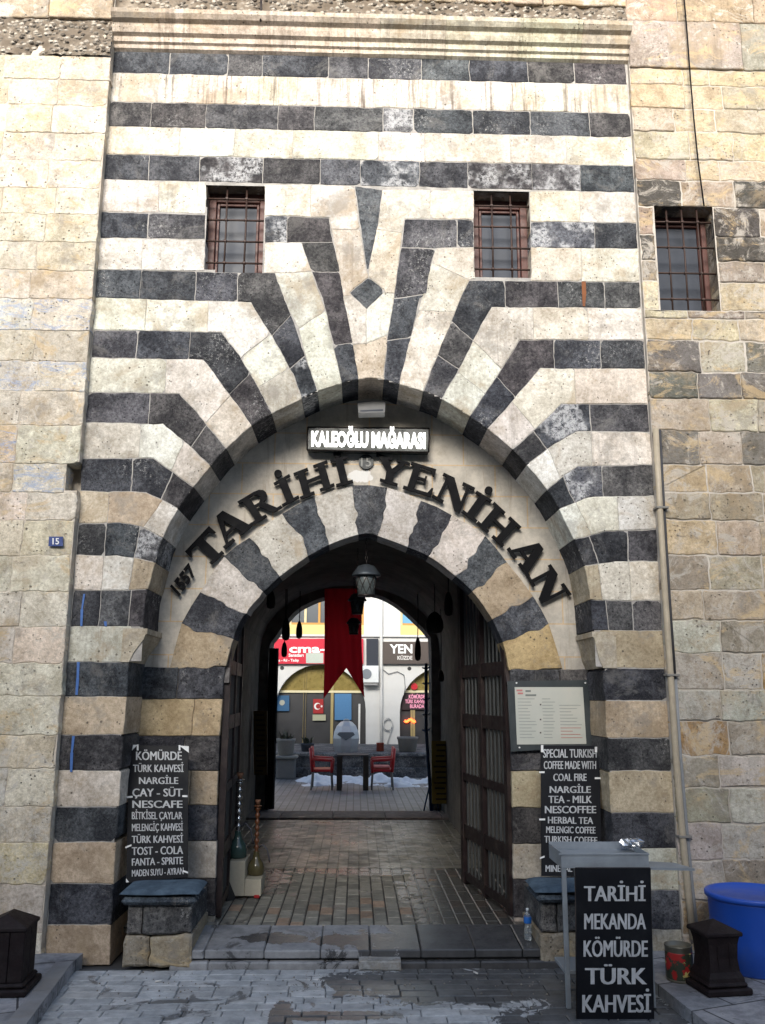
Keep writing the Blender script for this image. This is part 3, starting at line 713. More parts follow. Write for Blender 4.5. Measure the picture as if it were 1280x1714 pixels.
# rubble strip and rough blocks above the cornice
q = NB('rubble_fill'); v = q.vor(26, vec=q.map((1, 1, 1.3))); vc = v[1]
c = q.mix(q.ramp(q.sep(vc)[0], .2, .9), (.10, .085, .07), (.50, .45, .38)); c = q.mix(q.ramp(v[0], .35, .65), c, (.16, .13, .10))
c = q.mix(q.ramp(q.noise(4, 6, .7), .45, .7, 0, .7), c, (.36, .31, .25))
MT['rubble'] = q.done(c, .95, q.bump(q.ramp(v[0], 0, .6, 1, 0), .9, .03), spec=.15)
def lumpy_panel(mb, x0, x1, z0, z1, Y, amp, st=.02):
    nx = max(2, int((x1-x0)/st)); nz = max(2, int((z1-z0)/st)); g = []
    for j in range(nz+1):
        for i in range(nx+1):
            x = x0+(x1-x0)*i/nx; z = z0+(z1-z0)*j/nz
            d = noise.voronoi(Vector((x*17, z*20, 2)))[0][0]
            g.append(mb.vert((x, Y-amp*(1-min(1, d*1.5))+amp*.6*noise.noise(Vector((x*5, z*5, 1))), z)))
    for j in range(nz):
        for i in range(nx): a = j*(nx+1)+i; mb.face((g[a], g[a+1], g[a+nx+2], g[a+nx+1]), (1, 1, 1), (0, 0, 0), True)
zr = W((190, 6))[1]
mb = MB(); lumpy_panel(mb, -1.976, 1.976, zc1-.03, zr+.06, -.03, .035); mb.build('rubble_course', MT['rubble'], portal)
mb = MB(); z = zr+.05
for rr in range(2):
    c = cuts(-1.976, 1.976, .6)
    for a, b in zip(c, c[1:]): stone(mb, [(a, z), (b, z), (b, z+.3), (a, z+.3)], -.05+rnd.uniform(-.01, .01), .3, vary((.42, .36, .28), .15), gap=.005, ja=.015)
    z += .3
mb.build('upper_masonry', MT['rough'], portal)
# windows of the portal
def window(parent, Q, Y, rec, bars=(2, 4), fw_=.055):
    P = [at(p[0], p[1], Y) for p in Q]; x0 = (P[0].x+P[3].x)/2; x1 = (P[1].x+P[2].x)/2; z1 = (P[0].z+P[1].z)/2; z0 = (P[2].z+P[3].z)/2
    x0 -= .004; x1 += .004; z0 -= .004; z1 += .004; Yf = Y+rec
    mb = MB()
    c = (.22, .19, .16)
    for a, b in (((x0-.03, Y+.02, z0-.03), (x0, Yf+.08, z1+.03)), ((x1, Y+.02, z0-.03), (x1+.03, Yf+.08, z1+.03)), ((x0, Y+.02, z1), (x1, Yf+.08, z1+.03)), ((x0, Y+.02, z0-.03), (x1, Yf+.08, z0))): mb.box(a, b, c)
    wob_ = mb.build('window', MT['rough'], parent)
    mb = MB()
    for a, b in (((x0, Yf, z0), (x0+fw_, Yf+.05, z1)), ((x1-fw_, Yf, z0), (x1, Yf+.05, z1)), ((x0+fw_, Yf, z1-fw_*1.3), (x1-fw_, Yf+.05, z1)), ((x0+fw_, Yf, z0), (x1-fw_, Yf+.05, z0+fw_*.6))): mb.box(a, b, ch=.004)
    f2 = fw_+.006; g = .018
    for a, b in (((x0+f2, Yf+.014, z0+fw_*.6+.006), (x0+f2+g, Yf+.06, z1-fw_*1.3-.006)), ((x1-f2-g, Yf+.014, z0+fw_*.6+.006), (x1-f2, Yf+.06, z1-fw_*1.3-.006)), ((x0+f2+g, Yf+.014, z1-fw_*1.3-.006-g), (x1-f2-g, Yf+.06, z1-fw_*1.3-.006)), ((x0+f2+g, Yf+.014, z0+fw_*.6+.006), (x1-f2-g, Yf+.06, z0+fw_*.6+.006+g))): mb.box(a, b, ch=.003)
    mb.build('window_frame', MT['wood'], wob_)
    mb = MB(); mb.box((x0+fw_, Yf+.035, z0+fw_*.5), (x1-fw_, Yf+.045, z1-fw_)); mb.build('pane', MT['glass_dark'], wob_)
    mb = MB(); yb = Y+.045
    for i in range(bars[0]):
        x = x0+(x1-x0)*(i+1)/(bars[0]+1); mb.tube([(x, yb, z0-.02), (x+.003, yb-.002, (z0+z1)/2), (x, yb, z1+.02)], .007, 8)
    for j in range(bars[1]):
        z = z0+(z1-z0)*(j+.55)/(bars[1]+.1); mb.tube([(x0-.02, yb+.006, z), ((x0+x1)/2, yb+.008, z+.003), (x1+.02, yb+.006, z)], .0075, 8)
        for i in range(bars[0]):
            x = x0+(x1-x0)*(i+1)/(bars[0]+1); mb.box((x-.011, yb-.012, z-.009), (x+.011, yb+.014, z+.009), ch=.003)
    mb.build('window_grille', simple_iron, wob_)
simple_iron = simple('rusty_iron', (.045, .026, .02), .6, .3, var=.5, sc=25, dirt=.3, dirtc=(.12, .05, .03))
window(portal, WIN[-1], 0, .13); window(portal, WIN[1], 0, .13)
# blue spray line and rust stain on the masonry
q = NB('blue_spray'); MT['spray'] = q.done(q.mix(q.noise(30, 4), (.03, .10, .34), (.08, .19, .46)), .6)
mb = MB()
for pts in ([(141, 994), (137, 1020), (136, 1048)], [(131, 1108), (130, 1135), (128, 1163)], [(123, 1232), (120, 1260), (119, 1292)], [(176, 1040), (177, 1048)]):
    for a, b in zip(pts, pts[1:]):
        wd = rnd.uniform(1.2, 2.6)
        mb = MB(); mb.poly([at(a[0]-wd, a[1], -.0075), at(a[0]+wd, a[1], -.0075), at(b[0]+wd*.8, b[1], -.0075), at(b[0]-wd*.8, b[1], -.0075)][::-1]); mb.build('paint_streak', MT['spray'], portal)

mb = MB(); mb.poly([at(x, y, -.0078) for x, y in ((973, 471), (980, 471), (981, 490), (979, 513), (975, 512), (974, 492))][::-1]); mb.build('rust_streak', simple('rust', (.20, .075, .03), .9, var=.5, sc=30), portal)

# ------------------------------------------------------------------ ashlar walls either side
wallL = thing('stone_wall', 'cream limestone block wall left of the striped portal with a blue number plate', 'wall', (-3, 0, 0))
XL = -1.976; YL = -.07
hole = [W((119, 776)), W((136, 776)), W((136, 824)), W((119, 824))]; hx = hole[0][0]; hz0 = hole[2][1]; hz1 = hole[0][1]
mb = MB(); zcs = [Z(80, y, YL) for y in (1700, 1640, 1560, 1480, 1410, 1350, 1286, 1230, 1165, 1110, 1050, 990, 930, 872, 824, 776, 712, 655, 605, 553, 500, 452, 405, 358, 315, 268, 222, 176, 133, 93)]
CR = [(.69, .635, .54), (.67, .60, .49), (.71, .665, .58), (.66, .615, .53), (.66, .55, .38), (.63, .55, .44)]
for z0, z1 in zip(zcs, zcs[1:]):
    xe = XL+rnd.uniform(-.006, .006)
    if abs((z0+z1)/2-(hz0+hz1)/2) < .08: xe = hx-.005
    c = cuts(-4.2, xe, .40)
    for a, b in zip(c, c[1:]):
        cc = rnd.choice(CR[:4] if rnd.random() < .7 else CR)
        if z0 < 1.8 and rnd.random() < .5: cc = rnd.choice([(.53, .41, .28), (.56, .47, .36), (.50, .43, .34), (.58, .54, .47)])
        stone(mb, [(a, z0), (b, z0), (b, z1), (a, z1)], YL+rnd.uniform(-.004, .002), .16, vary(cc, .07, .03), (0, .25 if rnd.random() < .12 else 0, 1 if abs((z0+z1)/2-Z(80, 530, YL)) < .13 or abs((z0+z1)/2-Z(80, 630, YL)) < .13 or rnd.random() < .05 else 0), gap=.0018, ch=.004, ja=.016, step=.03, chip=.35)
mb.build('block_masonry', MT['rough'], wallL)
mb = MB(); sheet(mb, -9, XL+.0, -.03, 7.6, YL+.004, lambda x, z: x > hx and hz0 < z < hz1, .02); 
mb.poly([(XL, YL+.004, -.03), (XL, .05, -.03), (XL, .05, hz0), (XL, YL+.004, hz0)]); mb.poly([(XL, YL+.004, hz1), (XL, .05, hz1), (XL, .05, 7.6), (XL, YL+.004, 7.6)])
mb.poly([(hx-.05, .12, hz0-.05), (XL+.05, .12, hz0-.05), (XL+.05, .12, hz1+.05), (hx-.05, .12, hz1+.05)])
mb.build('mortar_bed', MT['mortar_cream'], wallL)
ztl = Z(80, 93, YL); ztl2 = Z(80, 34, YL)
mb = MB(); lumpy_panel(mb, -4.2, XL, ztl, ztl2, YL-.005, .03); mb.build('rubble_course', MT['rubble'], wallL)
mb = MB(); z = ztl2
for rr in range(3):
    c = cuts(-4.2, XL, .5)
    for a, b in zip(c, c[1:]): stone(mb, [(a, z), (b, z), (b, z+.27), (a, z+.27)], YL-.03+rnd.uniform(-.01, .01), .3, vary((.45, .37, .28), .12), gap=.004, ja=.01)
    z += .27
mb.build('upper_masonry', MT['rough'], wallL)

wallR = thing('stone_wall', 'rough rubble stone wall right of the striped portal with one barred window', 'wall', (3, 0, 0))
XR = 1.976; YR = -.035
WQ = [(1092, 345), (1190, 343), (1211, 520), (1105, 520)]
wq = [(at(p[0], p[1], YR).x, at(p[0], p[1], YR).z) for p in WQ]; wx0 = (wq[0][0]+wq[3][0])/2; wx1 = (wq[1][0]+wq[2][0])/2; wz1 = wq[0][1]; wz0 = wq[2][1]
mb = MB(); z = -.05; ztr = Z(1150, 116, YR)
while z < ztr-.02:
    h = min(rnd.choice([.17, .2, .22, .24]), ztr-z)
    if ztr-z-h < .1: h = ztr-z
    for snap in (wz0, wz1):
        if z < snap-.03 and z+h > snap-.06: h = snap-z
    segs = [(XR, 4.4)]
    if z+h > wz0+.01 and z < wz1-.01: segs = [(XR, wx0), (wx1, 4.4)]
    for s0, s1 in segs:
        c = cuts(s0, s1, .34 if s1-s0 > .3 else 1) if s1-s0 > .3 else [s0, s1]
        for a, b in zip(c, c[1:]):
            t = rnd.random()
            if 4.72 < z < 5.25: cc = (.085, .08, .075) if t < .7 else (.36, .30, .24)
            elif z > 5.25: cc = (.56, .47, .34) if t < .55 else ((.46, .40, .32) if t < .85 else (.20, .18, .15))
            elif 3.0 < z < 4.0: cc = (.19, .18, .165) if t < .5 else (.50, .44, .35)
            elif 1.9 < z <= 3.0: cc = (.56, .48, .31) if t < .4 else ((.38, .33, .25) if t < .8 else (.48, .41, .31))
            elif z <= 1.9: cc = (.50, .47, .42) if t < .45 else ((.36, .32, .26) if t < .8 else (.42, .31, .20) if t < .9 else (.40, .26, .13))
            else: cc = (.56, .48, .36) if t < .65 else (.30, .26, .22)
            g = rnd.uniform(.001, .006); rr = min(.008, h*.08)
            P = [(a+rr, z), (b-rr, z), (b, z+rr), (b, z+h-rr), (b-rr, z+h), (a+rr, z+h), (a, z+h-rr), (a, z+rr)]
            if abs(b-wx0) < .01: P[2:4] = [(b, z), (b, z+h)]
            stone(mb, P, YR+rnd.uniform(-.008, .004), .16, vary(cc, .14, .04), (.15 if rnd.random() < .3 else 0, 0, 0), gap=g, ch=.006, ja=.017, step=.03, chip=.45)
    z += h
mb.build('rubble_masonry', MT['rubblestone'], wallR)
mb = MB(); sheet(mb, XR, 9, -.03, 7.6, YR+.006, lambda x, z: wx0 < x < wx1 and wz0 < z < wz1, .02)
mb.poly([(XR, YR+.006, -.03), (XR, YR+.006, 7.6), (XR, .05, 7.6), (XR, .05, -.03)]); mb.build('mortar_bed', MT['mortar_pink'], wallR)
mb = MB(); z = ztr; hs = [.42, .26, .26, .3]
for h in hs:
    c = cuts(XR, 4.4, .8 if h > .4 else .45)
    for a, b in zip(c, c[1:]): stone(mb, [(a, z), (b, z), (b, z+h), (a, z+h)], YR-.01+rnd.uniform(-.006, .006), .3, vary((.36, .33, .28) if h > .4 else (.43, .33, .25), .1), (.3, 0, 0), gap=.003, ja=.012)
    z += h
mb.build('upper_masonry', MT['rough'], wallR)
window(wallR, WQ, YR, .17, (3, 4), .04)

# unseen building mass above the gate (roof and back), keeps the passage closed
mb = MB(); a = [mb.vert(p) for p in ((-9, .32, 7.3), (9, .32, 7.3), (9, 6.92, 4.75), (-9, 6.92, 4.75))]; b = [mb.vert(p) for p in ((-9, .32, 7.15), (9, .32, 7.15), (9, 6.92, 4.6), (-9, 6.92, 4.6))]
mb.face(a); mb.face(b[::-1])
for i in range(4): mb.face((a[i], b[i], b[(i+1) % 4], a[(i+1) % 4]))
mb.box((-9, .33, 4.3), (9, .45, 7.14)); tag(mb.build('unseen_roof_slab', MT['kerb'], None, (0, 3, 8)), kind='structure')  # added to shade the courtyard, sloped low so sun still reaches it

# ------------------------------------------------------------------ vaulted passage
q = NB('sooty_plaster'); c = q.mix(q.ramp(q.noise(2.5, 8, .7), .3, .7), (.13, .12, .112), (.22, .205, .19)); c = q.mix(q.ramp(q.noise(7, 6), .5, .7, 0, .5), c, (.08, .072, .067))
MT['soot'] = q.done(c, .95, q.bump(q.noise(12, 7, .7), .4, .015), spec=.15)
passage = thing('vaulted_passage', 'dark sooty vaulted passage leading through the gateway to the courtyard', 'passage', (0, .7, 0))
def arch_prof(hw, zs, za, xc=0, n=16):
    P = [(xc-hw, -.05), (xc-hw, zs)]
    for i in range(1, n):
        t = math.pi*(1-i/n); P.append((xc+hw*math.cos(t), zs+(za-zs)*math.sin(t)**.9))
    return P+[(xc+hw, zs), (xc+hw, -.05)]
FY = 6.3
fl = at(450, 1090, FY); fr = at(721, 1078, FY); fa = at(595, 993, FY); fcx = (fl.x+fr.x)/2; fhw = (fr.x-fl.x)/2
pr = arch_prof(fhw+.12, 2.15, 3.10, fcx); mb = MB()
nr0 = [mb.vert((x, .70, z)) for x, z in arch_prof(1.32, 2.0, 3.06, .02)]; nr1 = [mb.vert((x, 2.0, z)) for x, z in arch_prof(1.32, 2.05, 3.08, .02)]
nr2 = [mb.vert((x, 2.0, z)) for x, z in pr]; nr3 = [mb.vert((x, FY, z)) for x, z in pr]
for A, B in ((nr0, nr1), (nr1, nr2), (nr2, nr3)):
    for i in range(len(A)-1): mb.face((A[i], A[i+1], B[i+1], B[i]))
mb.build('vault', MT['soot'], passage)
mb = MB(); inn = inpoly(arch_prof(1.06, 1.9, 2.74, .02, 24)); 
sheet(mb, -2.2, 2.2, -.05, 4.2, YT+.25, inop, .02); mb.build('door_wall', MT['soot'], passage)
mb = MB(); far_op = catmull([(450, 1350), (450, 1200), (450, 1092), (462, 1065), (491, 1026), (520, 1008), (550, 998), (595, 993), (632, 996), (665, 1013), (698, 1042), (716, 1062), (721, 1080), (722, 1200), (722, 1350)], 4)
FO = [(at(p[0], p[1], FY).x, at(p[0], p[1], FY).z) for p in far_op]; FO[0] = (FO[0][0], -.2); FO[-1] = (FO[-1][0], -.2)
P2 = [(FO[0][0]-1.6, -.2), (FO[0][0]-1.6, 4), (FO[-1][0]+1.6, 4), (FO[-1][0]+1.6, -.2)]
full = FO+[(P2[3])]+[P2[2]]+[P2[1]]+[P2[0]]
a = [mb.vert((x, FY-.02, z)) for x, z in full]; b = [mb.vert((x, FY+.45, z)) for x, z in full]
mb.face(a); mb.face(b[::-1])
for i in range(len(FO)-1): mb.face((a[i], b[i], b[i+1], a[i+1]))
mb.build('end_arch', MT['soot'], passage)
mb = MB(); mb.box((-9, FY+.48, -.05), (FO[0][0]-.05, FY+.6, 4.6)); mb.box((FO[-1][0]+.05, FY+.48, -.05), (9, FY+.6, 4.6)); mb.box((FO[0][0]-.05, FY+.48, 3.2), (FO[-1][0]+.05, FY+.6, 4.6))
mb.build('courtyard_wall', MT['rough'], passage)

# iron door leaves (parts of the portal)
def leaf(h0, h1, zbot, zt0, zt1, bars=11):
    """leaf from hinge h0 to free end h1 (x,y), curved top from zt0 to zt1"""
    h0, h1 = Vector((*h0, 0)), Vector((*h1, 0)); t = (h1-h0); L = t.length; t.normalize(); nn = Vector((-t.y, t.x, 0))
    top = lambda u: zt0+(zt1-zt0)*math.sqrt(max(0, 1-(1-u)**2.2))
    def bar(mb, u0, z0, u1, z1, hw, th):       # flat bar between (u,z) points
        a = h0+t*(u0*L)+Vector((0, 0, z0)); b = h0+t*(u1*L)+Vector((0, 0, z1)); d = (b-a).normalized(); s = d.cross(nn).normalized()
        q = [a-s*hw, b-s*hw, b+s*hw, a+s*hw]
        v0 = [mb.vert(p+nn*th) for p in q]; v1 = [mb.vert(p-nn*th) for p in q]
        mb.face(v0); mb.face(v1[::-1])
        for i in range(4): mb.face((v0[i], v1[i], v1[(i+1) % 4], v0[(i+1) % 4]))
    F, B = MB(), MB()
    hwid = .034
    bar(F, .03, zbot, .03, top(.03), hwid, .022); bar(F, .97, zbot, .97, top(.97), hwid, .022); bar(F, .52, zbot, .52, top(.52), hwid*.85, .018)
    for z in (zbot+.06, zbot+.40, zbot+.82, zbot+1.27, zbot+1.66): bar(F, 0, z, 1, z, .05 if z > zbot+.1 and abs(z-zbot-.82) > .1 else .03, .015)
    us = [i/10 for i in range(11)]
    for a, b in zip(us, us[1:]): bar(F, a, top(a)-.02, b, top(b)-.02, .03, .017)
    for i in range(bars):
        u = .08+.84*(i+.5)/bars
        if abs(u-.52) < .03: continue
        bar(B, u, zbot+.05, u, top(u)-.02, .008, .006)
    o = F.build('iron_door', MT['maroon'], portal); B.build('door_bars', simple('grey_bars', (.075, .08, .08), .5, .2, var=.3) if 'bars' not in MT else MT['bars'], o); return o
hR = at(856, 1400, YT+.03); eR = at(776, 1470, 1.62)
dr = leaf((hR.x, YT+.03), (eR.x, 1.62), FZ+.012, 1.70, 2.60); dr['label'] = 'right leaf of maroon barred iron door folded open'
hL = at(362, 1400, YT+.03); 
dl = leaf((hL.x+.03, YT+.03), (hL.x-.02, 1.58), FZ+.012, 1.70, 2.60); dl['label'] = 'left leaf of maroon barred iron door folded open edge on'

# ------------------------------------------------------------------ stone benches with cushions
def bench(Q0, Q1, lab, px_l, px_r, ytop, ybase, s):
    x0 = X(px_l, ybase, -.16); x1 = X(px_r, ybase, -.16); ztop = Z((px_l+px_r)/2, ytop, -.16)
    root = thing('stone_bench', lab, 'bench', ((x0+x1)/2, 0, 0))
    mb = MB(); h = ztop-.075
    stone(mb, [(x0, 0), ((x0+x1)/2-.05, 0), ((x0+x1)/2-.05, h*.52), (x0, h*.52)], -.15, .58, (.36, .32, .26), gap=.004, ch=.015, ja=.02, step=.04)
    stone(mb, [((x0+x1)/2-.05, 0), (x1, 0), (x1, h*.52), ((x0+x1)/2-.05, h*.52)], -.16, .58, (.40, .34, .25), gap=.004, ch=.015, ja=.02, step=.04)
    mb.build('bench_block', MT['rough'], root)
    mb = MB(); stone(mb, [(x0+.01, h*.52), (x0+.25*(x1-x0), h*.52), (x0+.25*(x1-x0), h), (x0+.01, h)], -.14, .56, (.13, .125, .12), gap=.004, ch=.012, ja=.014, step=.04)
    stone(mb, [(x0+.25*(x1-x0), h*.52), (x1-.01, h*.52), (x1-.01, h), (x0+.25*(x1-x0), h)], -.145, .56, (.10, .10, .10), gap=.004, ch=.012, ja=.014, step=.04)
    mb.box((x0-.02, -.19, h), (x1+.02, .15, ztop-.03), (.07, .088, .108), ch=.02); mb.build('bench_seat', MT['dark'], root)
    mb = MB(); mb2 = []
    c = (.085, .125, .165)
    # soft cushion: superellipse grid
    cx, cy, hx_, hy_ = (x0+x1)/2, -.03, (x1-x0)/2+.03, .17; N = 24; g = {}
    for top in (1, 0):
        for j in range(N+1):
            for i in range(N+1):
                u = -1+2*i/N; v = -1+2*j/N; e = (1-abs(u)**5)*(1-abs(v)**5)
                bump_ = max(0, e)**.35
                x = cx+u*hx_; y = cy+v*hy_; dz = .03*bump_*(1 if top else -.3)+.007*noise.noise(Vector((x*5, y*5, 3)))
                g[(top, i, j)] = mb.vert((x, y, ztop-.008+dz+.012*(y-cy)))
    for top in (1, 0):
        for j in range(N):
            for i in range(N):
                q = (g[(top, i, j)], g[(top, i+1, j)], g[(top, i+1, j+1)], g[(top, i, j+1)]); mb.face(q if top else q[::-1], c, (0, 0, 0), True)
    for i in range(N):
        for (a, b) in (((i, 0), (i+1, 0)), ((i+1, N), (i, N)), ((0, i+1), (0, i)), ((N, i), (N, i+1))):
            mb.face((g[(0, *a)], g[(0, *b)], g[(1, *b)], g[(1, *a)]), c, (0, 0, 0), True)
    cu = mb.build('cushion', MT['fabric'], None, (cx, cy, ztop-.02))
    tag(cu, 'faded blue grey cushion on the stone bench under the %s menu board' % s, 'cushion')
q = NB('faded_blue_fabric'); c = q.mix(1, q.attr('Col'), q.mix(q.ramp(q.noise(11, 6, .7), .3, .7), (.6, .6, .62), (1.25, 1.22, 1.2)), 'MULTIPLY')
MT['fabric'] = q.done(c, .9, q.bump(q.noise(160, 3), .4, .003), spec=.15)
bench(0, 0, 'stone bench left of the doorway, built of two rough blocks', 203, 320, 1492, 1612, 'Turkish')
bench(0, 0, 'stone bench right of the doorway, mostly hidden behind the steel cart', 905, 1030, 1488, 1612, 'English')

# ------------------------------------------------------------------ menu boards
def board(name, lab, cat, corners, Ys, lines, tapes, bold=0, fat=.028):
    P = [at(c[0], c[1], y) for c, y in zip(corners, Ys)]      # TL TR BR BL
    pl = Plane(P[0], P[1], P[3]); P = [pl.at(*c) for c in corners]
    root = thing(name, lab, cat, (P[2]+P[3])/2)
    mb = MB(); mb.slab([P[3], P[2], P[1], P[0]], pl.n, .012); mb.build('board_panel', MT['board'], root)
    for l in lines:
        mb = MB(); line_on(mb, l[0], pl, l[1], l[2], l[3], l[4], l[5] if len(l) > 5 else 0, bold=bold, fat=fat, thick=.0015); mb.build('lettering', MT['ink'], root)
    for t in tapes:
        mb = MB(); mb.slab([pl.at(*p)+pl.n*.0032 for p in t][::-1], pl.n, .0012); mb.build('tape_strip', MT['white'], root)
    return root, pl
strip = lambda x, y, w_, h, s=0: [(x, y), (x+w_, y+s), (x+w_, y+h+s), (x, y+h)]
board('menu_board', 'black board of Turkish drink names leaning on the left bench', 'menu board', [(216, 1247), (315, 1249), (314, 1468), (211, 1477)], (.26, .26, .06, .06),
      [('KÖMÜRDE', 228, 304, 1258, 1272), ('TÜRK KAHVESİ', 223, 307, 1280, 1292), ('NARGİLE', 233, 298, 1301, 1312), ('ÇAY - SÜT', 222, 305, 1320, 1333), ('NESCAFE', 222, 305, 1340, 1352), ('BİTKİSEL ÇAYLAR', 221, 305, 1359, 1371), ('MELENGİÇ KAHVESİ', 221, 306, 1379, 1391, -1), ('TÜRK KAHVESİ', 221, 306, 1399, 1411, -1), ('TOST - COLA', 221, 306, 1418, 1431, -2), ('FANTA - SPRITE', 221, 306, 1437, 1449, -3), ('MADEN SUYU - AYRAN', 221, 307, 1456, 1467, -4)],
      [[(215, 1246), (230, 1247), (215, 1262)], [(300, 1248), (316, 1249), (316, 1260)], strip(229, 1246, 3, 10), strip(299, 1247, 3, 9), strip(210, 1333, 12, 3, -1), strip(305, 1331, 9, 3), strip(210, 1417, 10, 3, -4), strip(306, 1456, 9, 3, 3), [(211, 1470), (216, 1476), (211, 1477)]])
board('menu_board', 'black board of English drink names leaning on the right bench behind the cart', 'menu board', [(905, 1248), (1003, 1248), (1007, 1466), (906, 1466)], (.26, .26, .06, .06),
      [('SPECIAL TURKISH', 909, 998, 1254, 1268), ('COFFEE MADE WITH', 910, 997, 1274, 1287), ('COAL FIRE', 926, 981, 1295, 1307), ('NARGİLE', 920, 988, 1316, 1327), ('TEA - MILK', 918, 990, 1332, 1344), ('NESCOFFEE', 912, 997, 1349, 1361), ('HERBAL TEA', 917, 992, 1367, 1378, 1), ('MELENGIC COFFEE', 914, 996, 1383, 1394, 1), ('TURKISH COFFEE', 911, 999, 1399, 1410, 2), ('MINERAL WATER', 913, 998, 1448, 1459)],
      [strip(905, 1247, 4, 12), strip(995, 1250, 4, 9), strip(902, 1291, 9, 3), strip(995, 1301, 10, 3), strip(902, 1370, 10, 3), strip(903, 1435, 8, 3, -3)])
fr_, fpl = board('standing_sign', 'large black sign lettered TARİHİ MEKANDA KÖMÜRDE TÜRK KAHVESİ before the cart', 'sign', [(963, 1453), (1088, 1453), (1094, 1707), (966, 1708)], (-.92, -.92, -1.02, -1.02),
      [('TARİHİ', 978, 1079, 1483, 1508), ('MEKANDA', 978, 1080, 1529, 1555), ('KÖMÜRDE', 977, 1083, 1574, 1601), ('TÜRK', 980, 1081, 1620, 1647), ('KAHVESİ', 975, 1088, 1665, 1694)], [], 0, .034)
mb = MB()
cs = [(963, 1453), (1088, 1453), (1094, 1707), (966, 1708)]
for a, b in zip(cs, cs[1:]+cs[:1]):
    A, B = fpl.at(*a), fpl.at(*b); mb.tube([A-fpl.n*.006, B-fpl.n*.006], .0045, 6)
mb.build('edge_trim', MT['iron'], fr_)

# framed paper menu
pl = vplane(YT-.045); C = [(849, 1140), (986, 1138), (994, 1250), (855, 1258)]; P = [pl.at(*c) for c in C]
root = thing('framed_notice', 'yellowed paper menu in a dark frame mounted right of the doorway', 'notice', (P[2]+P[3])/2)
mb = MB(); mb.slab([P[3], P[2], P[1], P[0]], pl.n, .025); mb.build('frame', simple('dark_grey_frame', (.055, .065, .068), .4, .2, var=.25), root)
PC = [(861, 1150), (975, 1150), (981, 1245), (865, 1246)]; mb = MB(); mb.slab([pl.at(*p)+pl.n*.003 for p in PC[::-1]], pl.n, .003)
q = NB('faded_menu_paper'); c = q.mix(q.ramp(q.noise(2.5, 5), .3, .7), (.50, .52, .46), (.58, .57, .50)); c = q.mix(q.ramp(q.noise(5, 5, .7), .55, .75, 0, .35), c, (.50, .36, .30))
paper = q.done(c, .55); mb.build('paper', paper, root)
mb = MB()
for i, (xa, xb) in enumerate(((866, 898), (906, 930), (934, 972))):
    for j in range(13):
        y = 1169+j*5.4
        if i == 2 and j in (0, 1): continue
        mb.slab([pl.at(*p)+pl.n*.0045 for p in strip(xa+i*.5+j*.3, y, (xb-xa)*rnd.uniform(.5, .95), 1.2)][::-1], pl.n, .001, (.34, .36, .33) if not (i == 2 and j > 8) else (.5, .26, .22))
for p in (strip(864, 1154, 10, 3), strip(866, 1159, 9, 3)): mb.slab([pl.at(*t)+pl.n*.0045 for t in p][::-1], pl.n, .001, (.55, .22, .2))
mb.slab([pl.at(*t)+pl.n*.0045 for t in strip(879, 1155, 9, 3)][::-1], pl.n, .001, (.2, .22, .2)); mb.slab([pl.at(*t)+pl.n*.0045 for t in strip(879, 1162, 18, 3)][::-1], pl.n, .001, (.2, .22, .2))
for y in (1178, 1203, 1225): mb.slab([pl.at(*t)+pl.n*.0048 for t in strip(903, y, 2.5, 2.5)][::-1], pl.n, .001, (.12, .1, .1))
mb.build('printed_lines', MT['attr'], root)
for c in ((864, 1143), (979, 1143), (869, 1251)):
    mb = MB(); p = pl.at(*c); mb.tube([p+pl.n*.001, p+pl.n*.008], .006, 10); mb.build('screw', MT['white'], root)

